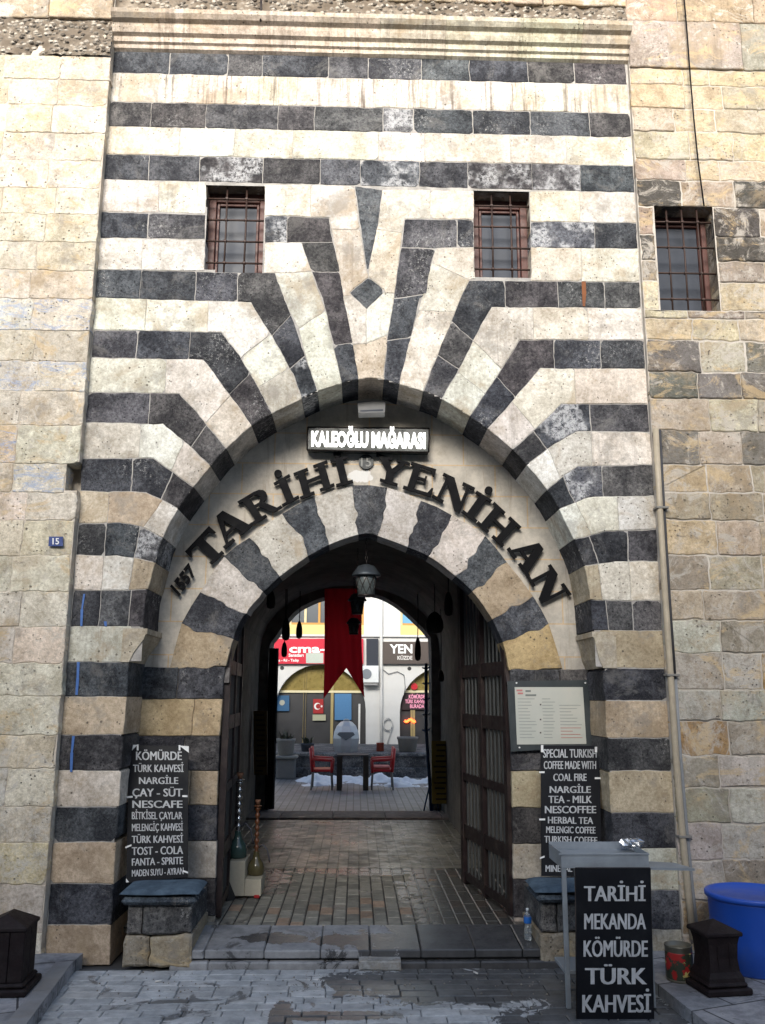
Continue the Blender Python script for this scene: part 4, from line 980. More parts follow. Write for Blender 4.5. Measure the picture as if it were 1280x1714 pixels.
# ------------------------------------------------------------------ lettering above the door
pl = vplane(YT-.045); LT = .024
root = thing('sign_lettering', 'big black serif letters spelling TARİHİ YENİHAN over the doorway, preceded by 1557', 'sign', at(613, 790, YT-.06))
def glyph(ch):
    """list of polygons in the unit box (slab serif capitals)"""
    s = .105; S = []
    bx = lambda a, b, c, d: S.append([(a, b), (c, b), (c, d), (a, d)])
    if ch == 'I': bx(.0, 0, 1, s); bx(0, 1-s, 1, 1); bx(.28, s, .72, 1-s)
    if ch == 'T': bx(.26, 0, .74, s); bx(.37, s, .63, 1-s*1.05); S.append([(0, 1), (0, .70), (.05, .70), (.14, 1-s*1.2), (.86, 1-s*1.2), (.95, .70), (1, .70), (1, 1)])
    if ch == 'H':
        for o in (0, .58): bx(o, 0, o+.42, s); bx(o, 1-s, o+.42, 1); bx(o+.105, s, o+.315, 1-s)
        bx(.315, .45, .685, .57)
    if ch == 'A':
        bx(0, 0, .36, s); bx(.54, 0, 1, s); S.append([(.10, s), (.19, s), (.52, .86), (.46, 1), (.40, 1)]); S.append([(.63, s), (.91, s), (.62, 1), (.40, 1), (.42, .9)]); bx(.26, .30, .68, .40)
    if ch == 'R':
        bx(0, 0, .48, s); bx(0, 1-s, .30, 1); bx(.13, s, .36, 1-s)
        O = [(.30, 1), (.55, 1), (.72, .97), (.82, .88), (.85, .76), (.82, .63), (.72, .54), (.55, .49), (.36, .48)]; I = [(.36, .58), (.50, .58), (.59, .63), (.63, .74), (.59, .85), (.50, .90), (.36, .90), (.30, .90)]
        S.append(O[:5]+[I[3], I[4], I[5], I[6], I[7]]); S.append([O[4], O[5], O[6], O[7], O[8], I[0], I[1], I[2], I[3]])
        S.append([(.42, .49), (.62, .52), (.86, .10), (1.0, .10), (1.0, 0), (.74, 0), (.64, .08)])
    if ch == 'Y':
        bx(.24, 0, .78, s); bx(.38, s, .62, .44); bx(0, 1-s, .46, 1); bx(.60, 1-s, 1, 1); S.append([(.38, .44), (.08, 1-s), (.36, 1-s), (.52, .58), (.62, .44)]); S.append([(.62, .44), (.52, .58), (.73, 1-s), (.87, 1-s)])
    if ch == 'E':
        bx(0, 0, .40, s); bx(0, 1-s, .40, 1); bx(.13, s, .38, 1-s); S.append([(.40, 0), (1, 0), (1, .32), (.94, .32), (.84, s*1.1), (.40, s)]); S.append([(.40, 1), (.40, 1-s), (.80, 1-s*1.1), (.88, .72), (.94, .72), (.94, 1)])
        bx(.38, .46, .62, .56); bx(.62, .36, .69, .66)
    if ch == 'N':
        bx(0, 0, .34, s); bx(.13, s, .23, 1-s); bx(0, 1-s, .22, 1); S.append([(.0, 1), (.34, 1), (.86, .22), (.86, -.02), (.70, -.02), (.13, .86)]); bx(.62, 1-s, 1, 1); bx(.77, .05, .86, 1-s)
    return S
O1 = lambda p: (280+p[0]/3.765, 740+p[1]/3.765); O2 = lambda p: (620+p[0]/3.765, 740+p[1]/3.765)
def letter(ch, q, dot=None, tr=O1):
    q = [tr(p) for p in q]; fn = quadmap(pl, q); mb = MB()
    for k, P in enumerate(glyph(ch)): 
        P = P if area(P) > 0 else P[::-1]
        emboss(mb, P, [tuple(range(len(P)))], fn, pl.n, -LT+.0008*k, LT)
    if dot:
        c = pl.at(*tr(dot)); rr = .029; P = [(math.cos(t*math.pi/8), math.sin(t*math.pi/8)) for t in range(16)]
        emboss(mb, P, [tuple(range(16))], lambda u, v: c+Vector((u*rr, 0, v*rr)), pl.n, -LT, LT)
    mb.build('letter', MT['black'], root)
letter('T', [(233, 815), (400, 655), (110, 690), (262, 528)])
letter('A', [(362, 675), (543, 520), (236, 528), (417, 373)])
letter('R', [(540, 522), (726, 412), (440, 375), (626, 265)])
letter('I', [(725, 408), (832, 350), (668, 257), (768, 200)], (697, 197))
letter('H', [(838, 362), (1055, 275), (793, 195), (1006, 112)])
letter('I', [(1065, 282), (1172, 254), (1025, 112), (1131, 85)], (1070, 74))
letter('Y', [(8, 228), (215, 292), (38, 70), (252, 130)], tr=O2)
letter('E', [(203, 290), (382, 347), (258, 122), (425, 175)], tr=O2)
letter('N', [(385, 345), (592, 462), (462, 192), (660, 288)], tr=O2)
letter('I', [(573, 440), (665, 507), (670, 305), (768, 366)], (745, 302), tr=O2)
letter('H', [(668, 510), (832, 662), (780, 375), (952, 535)], tr=O2)
letter('A', [(860, 672), (990, 852), (1010, 563), (1140, 743)], tr=O2)
letter('N', [(985, 848), (1100, 1043), (1135, 768), (1268, 960)], tr=O2)
mb = MB(); text_on(mb, '1557', pl, [O1(p) for p in ((70, 967), (182, 815), (18, 912), (135, 762))], bold=.035, lift=-.024, thick=.022); mb.build('numerals', MT['black'], root)
# sign box
pl = vplane(YT-.09); C = [(515, 715), (718, 717), (717, 757), (514, 753)]; P = [pl.at(*c) for c in C]
root = thing('lit_sign', 'lit sign box reading KALEOĞLU MAĞARASI under the arch crown', 'sign', (P[2]+P[3])/2)
mb = MB(); mb.slab(P[::-1], pl.n, .08); mb.build('sign_box', simple('sign_face', (.045, .05, .045), .22, var=.5, sc=5, bump=0), root)
mb = MB()
for a, b in zip(P, P[1:]+P[:1]): mb.tube([a, b], .006, 6)
mb.build('sign_rim', MT['iron'], root)
mb = MB(); text_on(mb, 'KALEOĞLU MAĞARASI', pl, [(521, 746), (712, 750), (521, 723), (712, 726)], bold=.045, thick=.004); mb.build('lettering', emit('lit_letters', (1, 1, .97), 1.1), root)
# floodlight over it
p = at(621, 684, YT-.16); root = thing('floodlight', 'small grey floodlight above the lit sign, under the arch crown', 'light fitting', p)
mb = MB(); q = [at(598, 672, YT-.2), at(645, 671, YT-.2), at(644, 690, YT-.26), at(600, 691, YT-.26)]
mb.slab(q[::-1], Vector((0, -1, .1)).normalized(), .09, (.2, .2, .2)); mb.build('lamp_housing', simple('grey_housing', (.22, .22, .22), .5, .3, var=.2), root)
mb = MB(); mb.slab([at(601, 678, YT-.215), at(642, 677, YT-.215), at(641, 688, YT-.255), at(603, 689, YT-.255)][::-1], Vector((0, -1, 0)), .01); mb.build('lamp_glass', MT['glass_dark'], root)
mb = MB(); mb.tube([p+Vector((0, .03, 0)), p+Vector((0, .17, .02))], .015, 8); mb.build('bracket', MT['iron'], root)
# round plaque and blue plate
c = at(612.5, 773, YT-.012); root = thing('number_plaque', 'round dark metal plaque numbered 15 below the lit sign', 'plaque', c)
mb = MB(); mb.tube([c+Vector((0, .02, 0)), c+Vector((0, -.006, 0))], .056, 28); mb.build('plaque_disc', simple('aged_metal', (.04, .042, .042), .45, .5, var=.4), root)
mb = MB(); pl = vplane(c.y-.006); text_on(mb, '15', pl, [(604, 781), (621, 781), (604, 766), (621, 766)], bold=.01, thick=.004); mb.build('numerals', simple('grey_metal', (.17, .17, .16), .5, .4), root)
pl = vplane(YL-.024); P = [pl.at(*p) for p in ((82, 898), (105, 898), (105, 914), (81, 914))]
root = thing('number_plate', 'small blue plate with white number 15 on the left wall', 'number plate', P[3])
mb = MB(); mb.slab(P[::-1], pl.n, .012); mb.build('plate', simple('blue_enamel', (.02, .045, .18), .35, var=.3), root)
mb = MB(); text_on(mb, '15', pl, [(88, 911), (99, 911), (88, 901), (99, 901)], bold=.015); mb.build('numerals', MT['white'], root)

# ------------------------------------------------------------------ lanterns
def lantern(top, h, lab, chain, n=8):
    """top: centre of cap top; h: overall height"""
    root = thing('hanging_lantern', lab, 'lantern', (top.x, top.y, top.z-h), 'lanterns hanging from the vault')
    mb = MB(); mb.lathe([(.10*h, 0), (.24*h, -.04*h), (.27*h, -.06*h), (.44*h, -.30*h), (.47*h, -.36*h), (.45*h, -.38*h), (.30*h, -.38*h)][::-1], top, 20); mb.build('lantern_cap', simple('weathered_lantern_metal', (.06, .07, .078), .45, .5, var=.3) if 'lm' not in MT else MT['lm'], root)
    mb = MB(); mb.lathe([(.24*h, -1.0*h), (.27*h, -.98*h), (.33*h, -.42*h), (.31*h, -.38*h)], top, 20); mb.build('lantern_glass', simple('dusty_glass', (.085, .098, .095), .3, var=.3, sc=20), root)
    mb = MB()
    for k in range(n):
        t0 = 2*math.pi*k/n; t1 = 2*math.pi*(k+1)/n
        for (ra, za, ta, rb, zb, tb) in ((.255, .97, t0, .34, .42, t1), (.255, .97, t1, .34, .42, t0)):
            mb.tube([(top.x+ra*h*math.cos(ta), top.y+ra*h*math.sin(ta), top.z-za*h), (top.x+.31*h*math.cos((ta+tb)/2), top.y+.31*h*math.sin((ta+tb)/2), top.z-.7*h), (top.x+rb*h*math.cos(tb), top.y+rb*h*math.sin(tb), top.z-zb*h)], .012*h*1.3, 5)
    mb.lathe([(.28*h, -1.03*h), (.28*h, -.97*h)], top, 16); mb.build('lantern_cage', MT['iron'], root)
    mb = MB(); L = chain
    k = 0; z = top.z
    while z < top.z+L:
        a = Vector((.008, 0, 0)) if k % 2 else Vector((0, .008, 0)); c = Vector((top.x, top.y, z+.016))
        mb.tube([c+a*math.cos(t*math.pi/4)+Vector((0, 0, .02*math.sin(t*math.pi/4))) for t in range(9)], .0028, 5, cap=False); z += .031; k += 1
    mb.build('chain', MT['iron'], root)
lt = at(613, 945, .62); lantern(lt, lt.z-Z(613, 997, .62), 'largest grey lantern on a chain, nearest under the inner arch', Z(613, 897, .62)-lt.z)
lt = at(598, 993, 3.0); lantern(lt, lt.z-Z(598, 1027, 3.0), 'black lantern just behind and below the largest lantern', 3.06-lt.z)
lt = at(592, 1034, 4.8); lantern(lt, lt.z-Z(592, 1061, 4.8), 'smallest and lowest black lantern, hanging before the red banner', 3.06-lt.z)

# ------------------------------------------------------------------ steel cart, sign, foil
Yc = -.88
cx0 = X(939, 1429, Yc); cx1 = X(1085, 1429, Yc); cz1 = Z(1000, 1429, Yc); cz0 = Z(1000, 1453, Yc); cyb = Yc+.31
cart = thing('steel_cart', 'galvanised steel grill cart with a shallow tray, standing right of the doorway', 'cart', ((cx0+cx1)/2, Yc+.2, 0))
mb = MB(); t = .006
mb.box((cx0, Yc, cz0), (cx1, Yc+t, cz1), ch=.001); mb.box((cx0, cyb-t, cz0), (cx1, cyb, cz1+.015), ch=.001); mb.box((cx0, Yc+t, cz0), (cx0+t, cyb-t, cz1+.006), ch=.001); mb.box((cx1-t, Yc+t, cz0), (cx1, cyb-t, cz1+.006), ch=.001); mb.box((cx0+t, Yc+t, cz1-.035), (cx1-t, cyb-t, cz1-.028))
mb.box((cx0-.012, Yc-.004, cz1-.006), (cx1+.004, Yc+.012, cz1+.002), ch=.001)
mb.build('tray', MT['steel'], cart)
for x, y in ((cx0+.014, Yc+.016), (cx1-.014, Yc+.016), (cx0+.15, cyb-.016), (cx1-.05, cyb-.016)):
        mb = MB(); mb.box((x-.012, y-.012, 0.002), (x+.012, y+.012, cz0+.02), ch=.002); mb.build('leg', MT['steel'], cart)
mb = MB(); zs = .16; mb.box((cx0+.004, Yc+.03, zs), (cx1-.004, cyb-.03, zs+.02), ch=.003); mb.build('shelf', MT['steel'], cart)
mb = MB(); wz = Z(1120, 1446, Yc+.2); wx = X(1160, 1452, Yc+.14)
mb.slab([Vector((cx1, Yc+.10, wz)), Vector((wx, Yc+.12, wz-.01)), Vector((wx-.06, Yc+.26, wz-.004)), Vector((cx1, Yc+.29, wz+.004))], Vector((0, 0, 1)), .012); mb.build('side_wing', MT['steel'], cart)
mb = MB(); fc = at(1055, 1421, Yc+.22)
for k in range(5):
    c = Vector((fc.x+rnd.uniform(-.06, .06), Yc+.22+rnd.uniform(-.04, .04), cz1-.01+rnd.uniform(.012, .03)))
    n = 9; g = []
    for j in range(6):
        ph = math.pi*j/5
        for i in range(n):
            th = 2*math.pi*i/n; rr = .03*(1+.7*noise.noise(Vector((i*1.7+k*9, j*2.1, k))))
            g.append(mb.vert(c+Vector((rr*1.3*math.sin(ph)*math.cos(th), rr*math.sin(ph)*math.sin(th), rr*.9*math.cos(ph)))))
    for j in range(5):
        for i in range(n): mb.face((g[j*n+i], g[j*n+(i+1) % n], g[(j+1)*n+(i+1) % n], g[(j+1)*n+i]))
tag(mb.build('crumpled_foil', simple('foil', (.5, .52, .55), .22, .9, var=.3, sc=40), None, (fc.x, Yc+.22, cz1)), 'crumpled silver foil lying on the cart tray', 'foil')

# ------------------------------------------------------------------ small things by the right bench
# water bottle on the doorstep
b = at(884, 1583, .02); bx_, bz_ = b.x, FZ-.020; bh = Z(884, 1520, .02)-bz_
root = thing('water_bottle', 'clear plastic water bottle with a blue label beside the right bench', 'bottle', (bx_, .02, bz_))
q = NB('clear_plastic'); MT['pet'] = q.done((.75, .82, .88), .08, None, 0, .5, Transmission_Weight=.85, IOR=1.3)
k = bh/.27; mb = MB(); mb.lathe([(.030*k, 0), (.034*k, .008*k), (.034*k, .05*k), (.031*k, .055*k), (.034*k, .06*k), (.034*k, .10*k), (.031*k, .105*k), (.034*k, .11*k), (.034*k, .19*k), (.028*k, .215*k), (.013*k, .24*k), (.012*k, .25*k)], (bx_, .02, bz_), 20); mb.build('bottle_body', MT['pet'], root)
mb = MB(); mb.lathe([(.0347*k, .145*k), (.0352*k, .15*k), (.0352*k, .195*k), (.0335*k, .2*k)], (bx_, .02, bz_), 20, (.02, .14, .5)); mb.build('label', MT['gloss'], root)
mb = MB(); mb.lathe([(.014*k, .25*k), (.014*k, .27*k)], (bx_, .02, bz_), 16, (.7, .75, .8)); mb.build('cap', MT['gloss'], root)
# food tin on the pavement
tb = atz(1138, 1640, pz); tr_ = .075; th_ = Z(1138, 1580, tb.y)-pz
root = thing('food_tin', 'old food tin with a torn red and yellow label on the right kerb', 'tin', (tb.x, tb.y, pz))
mb = MB(); mb.lathe([(tr_*.97, 0), (tr_, .006), (tr_*.98, .012), (tr_*.98, th_-.012), (tr_*1.02, th_-.006), (tr_*1.02, th_), (tr_*.94, th_), (tr_*.94, th_-.02), (.001, th_-.02)], (tb.x, tb.y, pz), 28); mb.build('tin_body', simple('dull_tin', (.22, .21, .17), .4, .7, var=.4), root)
q = NB('tin_label'); n1 = q.noise(14, 3, .6); c = q.mix(q.ramp(n1, .50, .53), (.035, .045, .03), (.35, .02, .02)); c = q.mix(q.ramp(q.noise(17, 3, .6, q.map(loc=(3, 5, 2))), .60, .63), c, (.50, .45, .15))
mb = MB(); mb.lathe([(tr_*.99, .015), (tr_*.995, .02), (tr_*.995, th_*.8), (tr_*.99, th_*.82)], (tb.x, tb.y, pz), 28); mb.build('tin_label', q.done(c, .4), root)
# blue barrel
bb = atz(1255, 1640, pz); by = bb.y+.22; rT = .5*(X(1335, 1490, by)-X(1183, 1490, by)); bcx = X(1183, 1490, by)+rT; zt = Z(1250, 1492, by)
root = thing('plastic_barrel', 'blue plastic barrel with a lid against the right wall', 'barrel', (bcx, by, pz))
mb = MB(); h = zt-pz; mb.lathe([(rT*.86, 0), (rT*.89, .01), (rT*.91, h*.4), (rT*.935, h*.88), (rT*.95, h*.9), (rT*.95, h*.93), (rT*.92, h*.935)], (bcx, by, pz), 48); mb.build('barrel_body', MT['blue'], root)
mb = MB(); mb.lathe([(rT*.97, h*.93), (rT, h*.94), (rT, h*.985), (rT*.98, h), (rT*.9, h*1.005), (rT*.88, h*.985), (.02, h*.99)], (bcx, by, pz), 48); mb.build('lid', MT['blue'], root)
# wooden bollards
def bollard(c, w_, hgt, lab, rz, ridge=False):
    root = thing('wooden_bollard', lab, 'bollard', (c.x, c.y, pz), 'dark wooden bollards on the pavements'); root.rotation_euler.z = rz
    keep = root.location.copy(); h = w_/2
    def B(a, b, ch): mb.box((c.x+a[0], c.y+a[1], pz+a[2]), (c.x+b[0], c.y+b[1], pz+b[2]), ch=ch)
    mb = MB(); B((-h*1.3, -h*1.3, 0), (h*1.3, h*1.3, .035), .008); B((-h*1.14, -h*1.14, .035), (h*1.14, h*1.14, .06), .01); mb.build('plinth', MT['charwood'], root)
    mb = MB(); zc = hgt*.80
    if not ridge:
        q2 = h*1.414; mb.lathe([(q2*1.02, .06), (q2*1.0, .08), (q2*.86, zc*.38), (q2*.80, zc*.6), (q2*.84, zc*.86), (q2*.93, zc)], (c.x, c.y, pz), 4, smooth=False)
        for i in (-.33, .33): B((h*i-.002, -h*.86, .1), (h*i+.002, -h*.80, zc*.9), 0)
    for i in range(3 if ridge else 0):
        for j in range(2):
            B((-h+i*w_/3+.001, -h+j*h+.001, .06), (-h+(i+1)*w_/3-.001, -h+(j+1)*h-.001, zc), .004)
    mb.build('post', MT['charwood'], root)
    mb = MB(); B((-h*1.07, -h*1.07, zc), (h*1.07, h*1.07, zc+.022), .005)
    q = [(-h*1.02, -h*1.02), (h*1.02, -h*1.02), (h*1.02, h*1.02), (-h*1.02, h*1.02)]; v = [mb.vert((c.x+x, c.y+y, pz+zc+.022)) for x, y in q]
    if ridge:
        a = mb.vert((c.x, c.y-h*.5, pz+hgt)); b = mb.vert((c.x, c.y+h*.5, pz+hgt)); mb.face((v[0], v[1], a)); mb.face((v[1], v[2], b, a)); mb.face((v[2], v[3], b)); mb.face((v[3], v[0], a, b))
    else:
        a = mb.vert((c.x, c.y, pz+hgt))
        for i in range(4): mb.face((v[i], v[(i+1) % 4], a))
    mb.build('cap', MT['charwood'], root)
c = atz(1217, 1668, pz); c = c+Vector((0, .12, 0)); bollard(c, X(1240, 1600, c.y)-X(1179, 1600, c.y), Z(1207, 1537, c.y)-pz, 'dark wooden bollard before the blue barrel', R(8))
c = atz(20, 1668, pz)+Vector((0, .12, 0)); wB = .235; c.x = X(38, 1600, c.y-.1)-wB/2; bollard(c, wB, Z(25, 1525, c.y)-pz, 'dark wooden bollard at the lower left edge by the cream wall', R(4), True)
# loose stone step
a = at(600, 1610, -.36); mb = MB(); s0 = atz(600, 1625, 0.002); s1 = atz(671, 1625, 0.002)
hh = Z(635, 1609, s0.y)-0.0
stone(mb, [(s0.x, .002), (s1.x, .002), (s1.x, hh), (s0.x, hh)], s0.y, .12, (.36, .37, .38), gap=0, ch=.008, ja=.01, step=.03)
tag(mb.build('stone_block', MT['light'], None, ((s0.x+s1.x)/2, s0.y, 0)), 'small pale stone block lying before the doorstep', 'stone')
# litter
for i, (px, py) in enumerate(((397, 1516), (76, 1605), (796, 1629), (265, 1643))[2:]):
    p = atz(px, py, .006); mb = MB(); ang = rnd.uniform(0, 3); dv = Vector((math.cos(ang), math.sin(ang), 0))*.018
    mb.tube([p-dv+Vector((0, 0, .004)), p+dv+Vector((0, 0, .004))], .005, 8, (.7, .68, .64))
    tag(mb.build('cigarette_butt', MT['attr'], None, p), ['white cigarette butt on the wet paving before the doorway', 'white cigarette butt on the dry paving before the left bench'][i], 'litter')
mb = MB()
for i in range(260):
    x = rnd.uniform(-2.0, 2.1); y = -.2-abs(rnd.gauss(0, .45)); r_ = rnd.uniform(.002, .0065)
    if x < pl_pts[1][0]+.2 or y < -2: continue
    k = rnd.uniform(.5, 1.4); mb.lathe([(r_*.6, 0), (r_, r_*.5), (r_*.5, r_*1.1)], (x, y, .002), 5, (.22*k, .2*k, .17*k), False)
tag(mb.build('grit', MT['attr']), 'scattered grit and crumbs of stone on the paving before the step', 'grit', kind='stuff')
# downpipe and cable
pts = [(1097, 718), (1104, 850), (1113, 1000), (1122, 1130), (1131, 1270), (1142, 1400), (1152, 1500), (1160, 1572)]
P = [at(x, y, -.06) for x, y in pts]; root = thing('downpipe', 'thin beige pipe running down the right edge of the portal', 'pipe', P[-1])
mb = MB(); mb.tube(P, .021, 12, (.40, .34, .25)); mb.build('pipe', mat_attr('painted_pipe', .5, .2, 9, .4), root)
mb = MB(); mb.tube([p+Vector((.034, .02, 0)) for p in P[:4]], .012, 8, (.05, .05, .055)); mb.tube([p+Vector((.036, .02, 0)) for p in P[3:]], .013, 8, (.24, .25, .26)); mb.build('conduit', MT['attr'], root)
for i in (1, 3, 5):
    mb = MB(); p = P[i]; mb.box(p+Vector((-.03, -.024, -.008)), p+Vector((.055, .05, .008)), (.2, .19, .17), ch=.003); mb.build('pipe_clip', MT['attr'], root)
P = [at(x, y, YR-.05) for x, y in ((1143, -20), (1150, 60), (1155, 130), (1161, 200), (1168, 270), (1178, 345))]
mb = MB(); mb.tube(P, .006, 8); tag(mb.build('cable', MT['black'], None, P[-1]), 'thin black cable running down the right wall to the barred window', 'cable')
P = [at(437, -15, -.16), at(437, 15, -.16), at(436, 36, -.14)]; mb = MB(); mb.tube(P, .008, 8)
tag(mb.build('iron_rod', MT['iron'], None, P[-1]), 'short black iron rod above the cornice', 'rod')

# ------------------------------------------------------------------ things inside the passage
# stepped stand with two water pipes
Ys = atz(410, 1503, FZ).y
a = at(380, 1440, Ys); sxa, sxm, sxb = X(382, 1480, Ys), X(409, 1480, Ys), X(437, 1480, Ys); z2 = Z(395, 1441, Ys); z1 = Z(422, 1472, Ys); z0 = FZ
root = thing('stepped_stand', 'cream painted two step stand inside the door on the left', 'stand', ((sxa+sxb)/2, Ys+.1, FZ))
mb = MB(); ccr = (.50, .46, .36); mb.box((sxa, Ys, z0+.012), (sxm, Ys+.30, z2), ccr, ch=.004); mb.box((sxm+.001, Ys, z0+.012), (sxb, Ys+.30, z1), ccr, ch=.004); mb.build('stand_body', MT['attr'], root)
mb = MB(); mb.box((sxb-.05, Ys-.012, z0), (sxb-.01, Ys+.02, z0+.022), (.4, .02, .02), ch=.004); mb.build('red_foot', MT['attr'], root)
def hookah(px, yb, yt, Y, zb, lab, metal, glass):
    x = X(px, yb, Y); H = Z(px, yt, Y)-zb
    root = thing('water_pipe', lab, 'hookah', (x, Y, zb), 'water pipes on the stepped stand')
    mb = MB(); r_ = H*.115; mb.lathe([(r_*.8, 0), (r_, H*.015), (r_, H*.10), (r_*.85, H*.16), (r_*.45, H*.22), (r_*.32, H*.30), (r_*.36, H*.31)], (x, Y, zb), 20); mb.build('glass_base', glass, root)
    mb = MB(); pr = [(r_*.3, H*.31)]
    zz = .33
    while zz < .86: pr += [(r_*.16, H*zz), (r_*.30, H*(zz+.02)), (r_*.30, H*(zz+.045)), (r_*.16, H*(zz+.065))]; zz += .085
    pr += [(r_*.15, H*.90), (r_*.5, H*.91), (r_*.5, H*.918), (r_*.15, H*.925)]; mb.lathe(pr, (x, Y, zb), 14); mb.build('stem', metal, root)
    mb = MB(); mb.lathe([(r_*.15, H*.925), (r_*.33, H*.97), (r_*.36, H), (r_*.2, H*.985)], (x, Y, zb), 14, (.2, .1, .06)); mb.build('bowl', MT['attr'], root)
    mb = MB(); hs = Vector((x+r_*.3, Y, zb+H*.36)); mb.tube([hs, hs+Vector((r_*.5, -.01, H*.04)), hs+Vector((r_*1.0, -.015, -H*.02)), hs+Vector((r_*1.25, 0, -H*.14)), hs+Vector((r_*1.3, .02, -H*.2))], .006, 8, (.10, .10, .12)); mb.build('hose', MT['attr'], root)
gl = NB('green_glass').done((.045, .085, .075), .10, None, 0, .6); gl2 = NB('amber_glass').done((.10, .085, .04), .12, None, 0, .6)
hookah(397, 1434, 1293, Ys+.14, z2+.001, 'tall silver stemmed water pipe on the upper step of the stand', simple('silver', (.4, .42, .44), .25, .9), gl)
hookah(428, 1456, 1338, Ys+.17, z1+.001, 'shorter brown stemmed water pipe on the lower step of the stand', simple('brown_wood', (.16, .06, .025), .4), gl2)
pl = Plane(at(380, 1468, 1.02), at(391, 1500, 1.12), at(379, 1522, .98)); 
mb = MB(); Q = [at(379, 1470, 1.05), at(391, 1500, 1.10), at(386, 1520, 1.06), at(376, 1523, 1.0)]
nQ = (Q[1]-Q[0]).cross(Q[3]-Q[0]).normalized(); mb.slab(Q, nQ, .015, (.03, .03, .03)); tag(mb.build('picture_frame', MT['attr'], None, Q[3]), 'small dark picture frame leaning at the foot of the stand', 'frame')
# side boards at the far end of the passage
def lined_board(lab, C, Y, base, ink, n):
    pl = vplane(Y); P = [pl.at(*c) for c in C]; root = thing('price_board', lab, 'sign', (P[2]+P[3])/2)
    mb = MB(); mb.slab(P[::-1], pl.n, .03, base); mb.build('board_panel', MT['attr'], root); mb = MB()
    (x0, y0), (x1, _), (_, y1) = C[0], C[1], C[2]
    for i in range(n):
        y = y0+(y1-y0)*(i+.6)/(n+.6); w_ = x1-x0; a = x0+w_*rnd.uniform(.12, .3); b = x1-w_*rnd.uniform(.1, .3)
        mb.slab([pl.at(*p)+pl.n*.004 for p in ((a, y), (b, y), (b, y+(y1-y0)*.028), (a, y+(y1-y0)*.028))][::-1], pl.n, .003, ink)
    mb.build('text_rows', MT['attr'], root)
lined_board('narrow dark board with ochre rows on the left side of the passage end', [(424, 1190), (447, 1190), (447, 1297), (425, 1297)], 5.6, (.10, .065, .022), (.03, .02, .015), 12)
lined_board('yellow board with dark rows standing on the right side of the passage end', [(722, 1240), (753, 1240), (752, 1345), (723, 1345)], 5.6, (.22, .16, .03), (.035, .025, .015), 11)
p0 = at(455, 1085, 6.05); root = None
mb = MB(); n = 14; rows = 12; g = []
xa, xb = X(447, 1200, 6.05), X(463, 1200, 6.05); za, zb2 = Z(455, 1085, 6.05), .16
for j in range(rows+1):
    for i in range(n+1): g.append(mb.vert((xa+(xb-xa)*i/n, 6.05+.03*math.sin(i*1.5)+.01*noise.noise(Vector((i*.4, j*.5, 0))), za+(zb2-za)*j/rows)))
for j in range(rows):
    for i in range(n): a = j*(n+1)+i; mb.face((g[a], g[a+1], g[a+n+2], g[a+n+1]), (1, 1, 1), (0, 0, 0), True)
tag(mb.build('curtain', MT['cloth_black'], None, ((xa+xb)/2, 6.05, zb2)), 'narrow black cloth hanging at the left edge of the passage end', 'curtain')
# blue stand at the right
Yb = 6.1; root = thing('coat_stand', 'thin blue metal stand at the right edge of the passage end', 'stand', (X(713, 1340, Yb), Yb, CZ-.02))
mb = MB(); a = at(713, 1110, Yb); b = atz(709, 1338, CZ-.01); b.y = Yb; b.z = CZ-.01; mb.tube([a, at(713, 1220, Yb), b], .022, 8, (.02, .05, .13)); mb.build('pole', MT['attr'], root)
for dx in (-.10, .02, .10):
    mb = MB(); mb.tube([Vector((b.x, Yb, .55)), Vector((b.x+dx, Yb+.1-abs(dx), CZ-.01))], .011, 6, (.02, .06, .16)); mb.build('leg', MT['attr'], root)
for i in range(5): mb = MB(); p = at(713, 1120+i*26, Yb); mb.tube([p+Vector((-.05, -.03, .02)), p, p+Vector((.05, .02, .03))], .012, 6, (.35, .36, .4) if i % 2 else (.03, .08, .25)); mb.build('hook', MT['attr'], root)
# red swallow-tailed banner
Yn = 5.7; mb = MB(); n = 32; cols = []
topz = 3.02; F_ = lambda px, py: at(px, py, Yn)
for i in range(n+1):
    u = i/n; xt = 543+62*u
    tipy = 1170-(1170-1118)*(u/.56) if u < .56 else 1118+(1168-1118)*((u-.56)/.44)
    xb_ = 541+69*u
    c = []
    for j in range(15):
        v = j/14; pt = F_(xt, 993); pb = F_(xb_, tipy); p = Vector((pt.x, Yn, topz)).lerp(pb, v) if v < .0 else None
        yy = 985+(tipy-985)*v; xx = xt+(xb_-xt)*max(0, (v-.45)/.55)**1.5
        q_ = F_(xx, yy); c.append(mb.vert((q_.x, Yn+.028*math.sin(u*11+v*1.5)*(.35+v)+.012*math.sin(u*23-v*3), q_.z)))
    cols.append(c)
for i in range(n):
    for j in range(14): mb.face((cols[i][j], cols[i][j+1], cols[i+1][j+1], cols[i+1][j]), (1, 1, 1), (0, 0, 0), True)
fl_ = mb.build('banner', MT['cloth_red'], None, F_(575, 1000)); tag(fl_, 'long red swallow tailed cloth banner hanging at the passage end', 'banner')
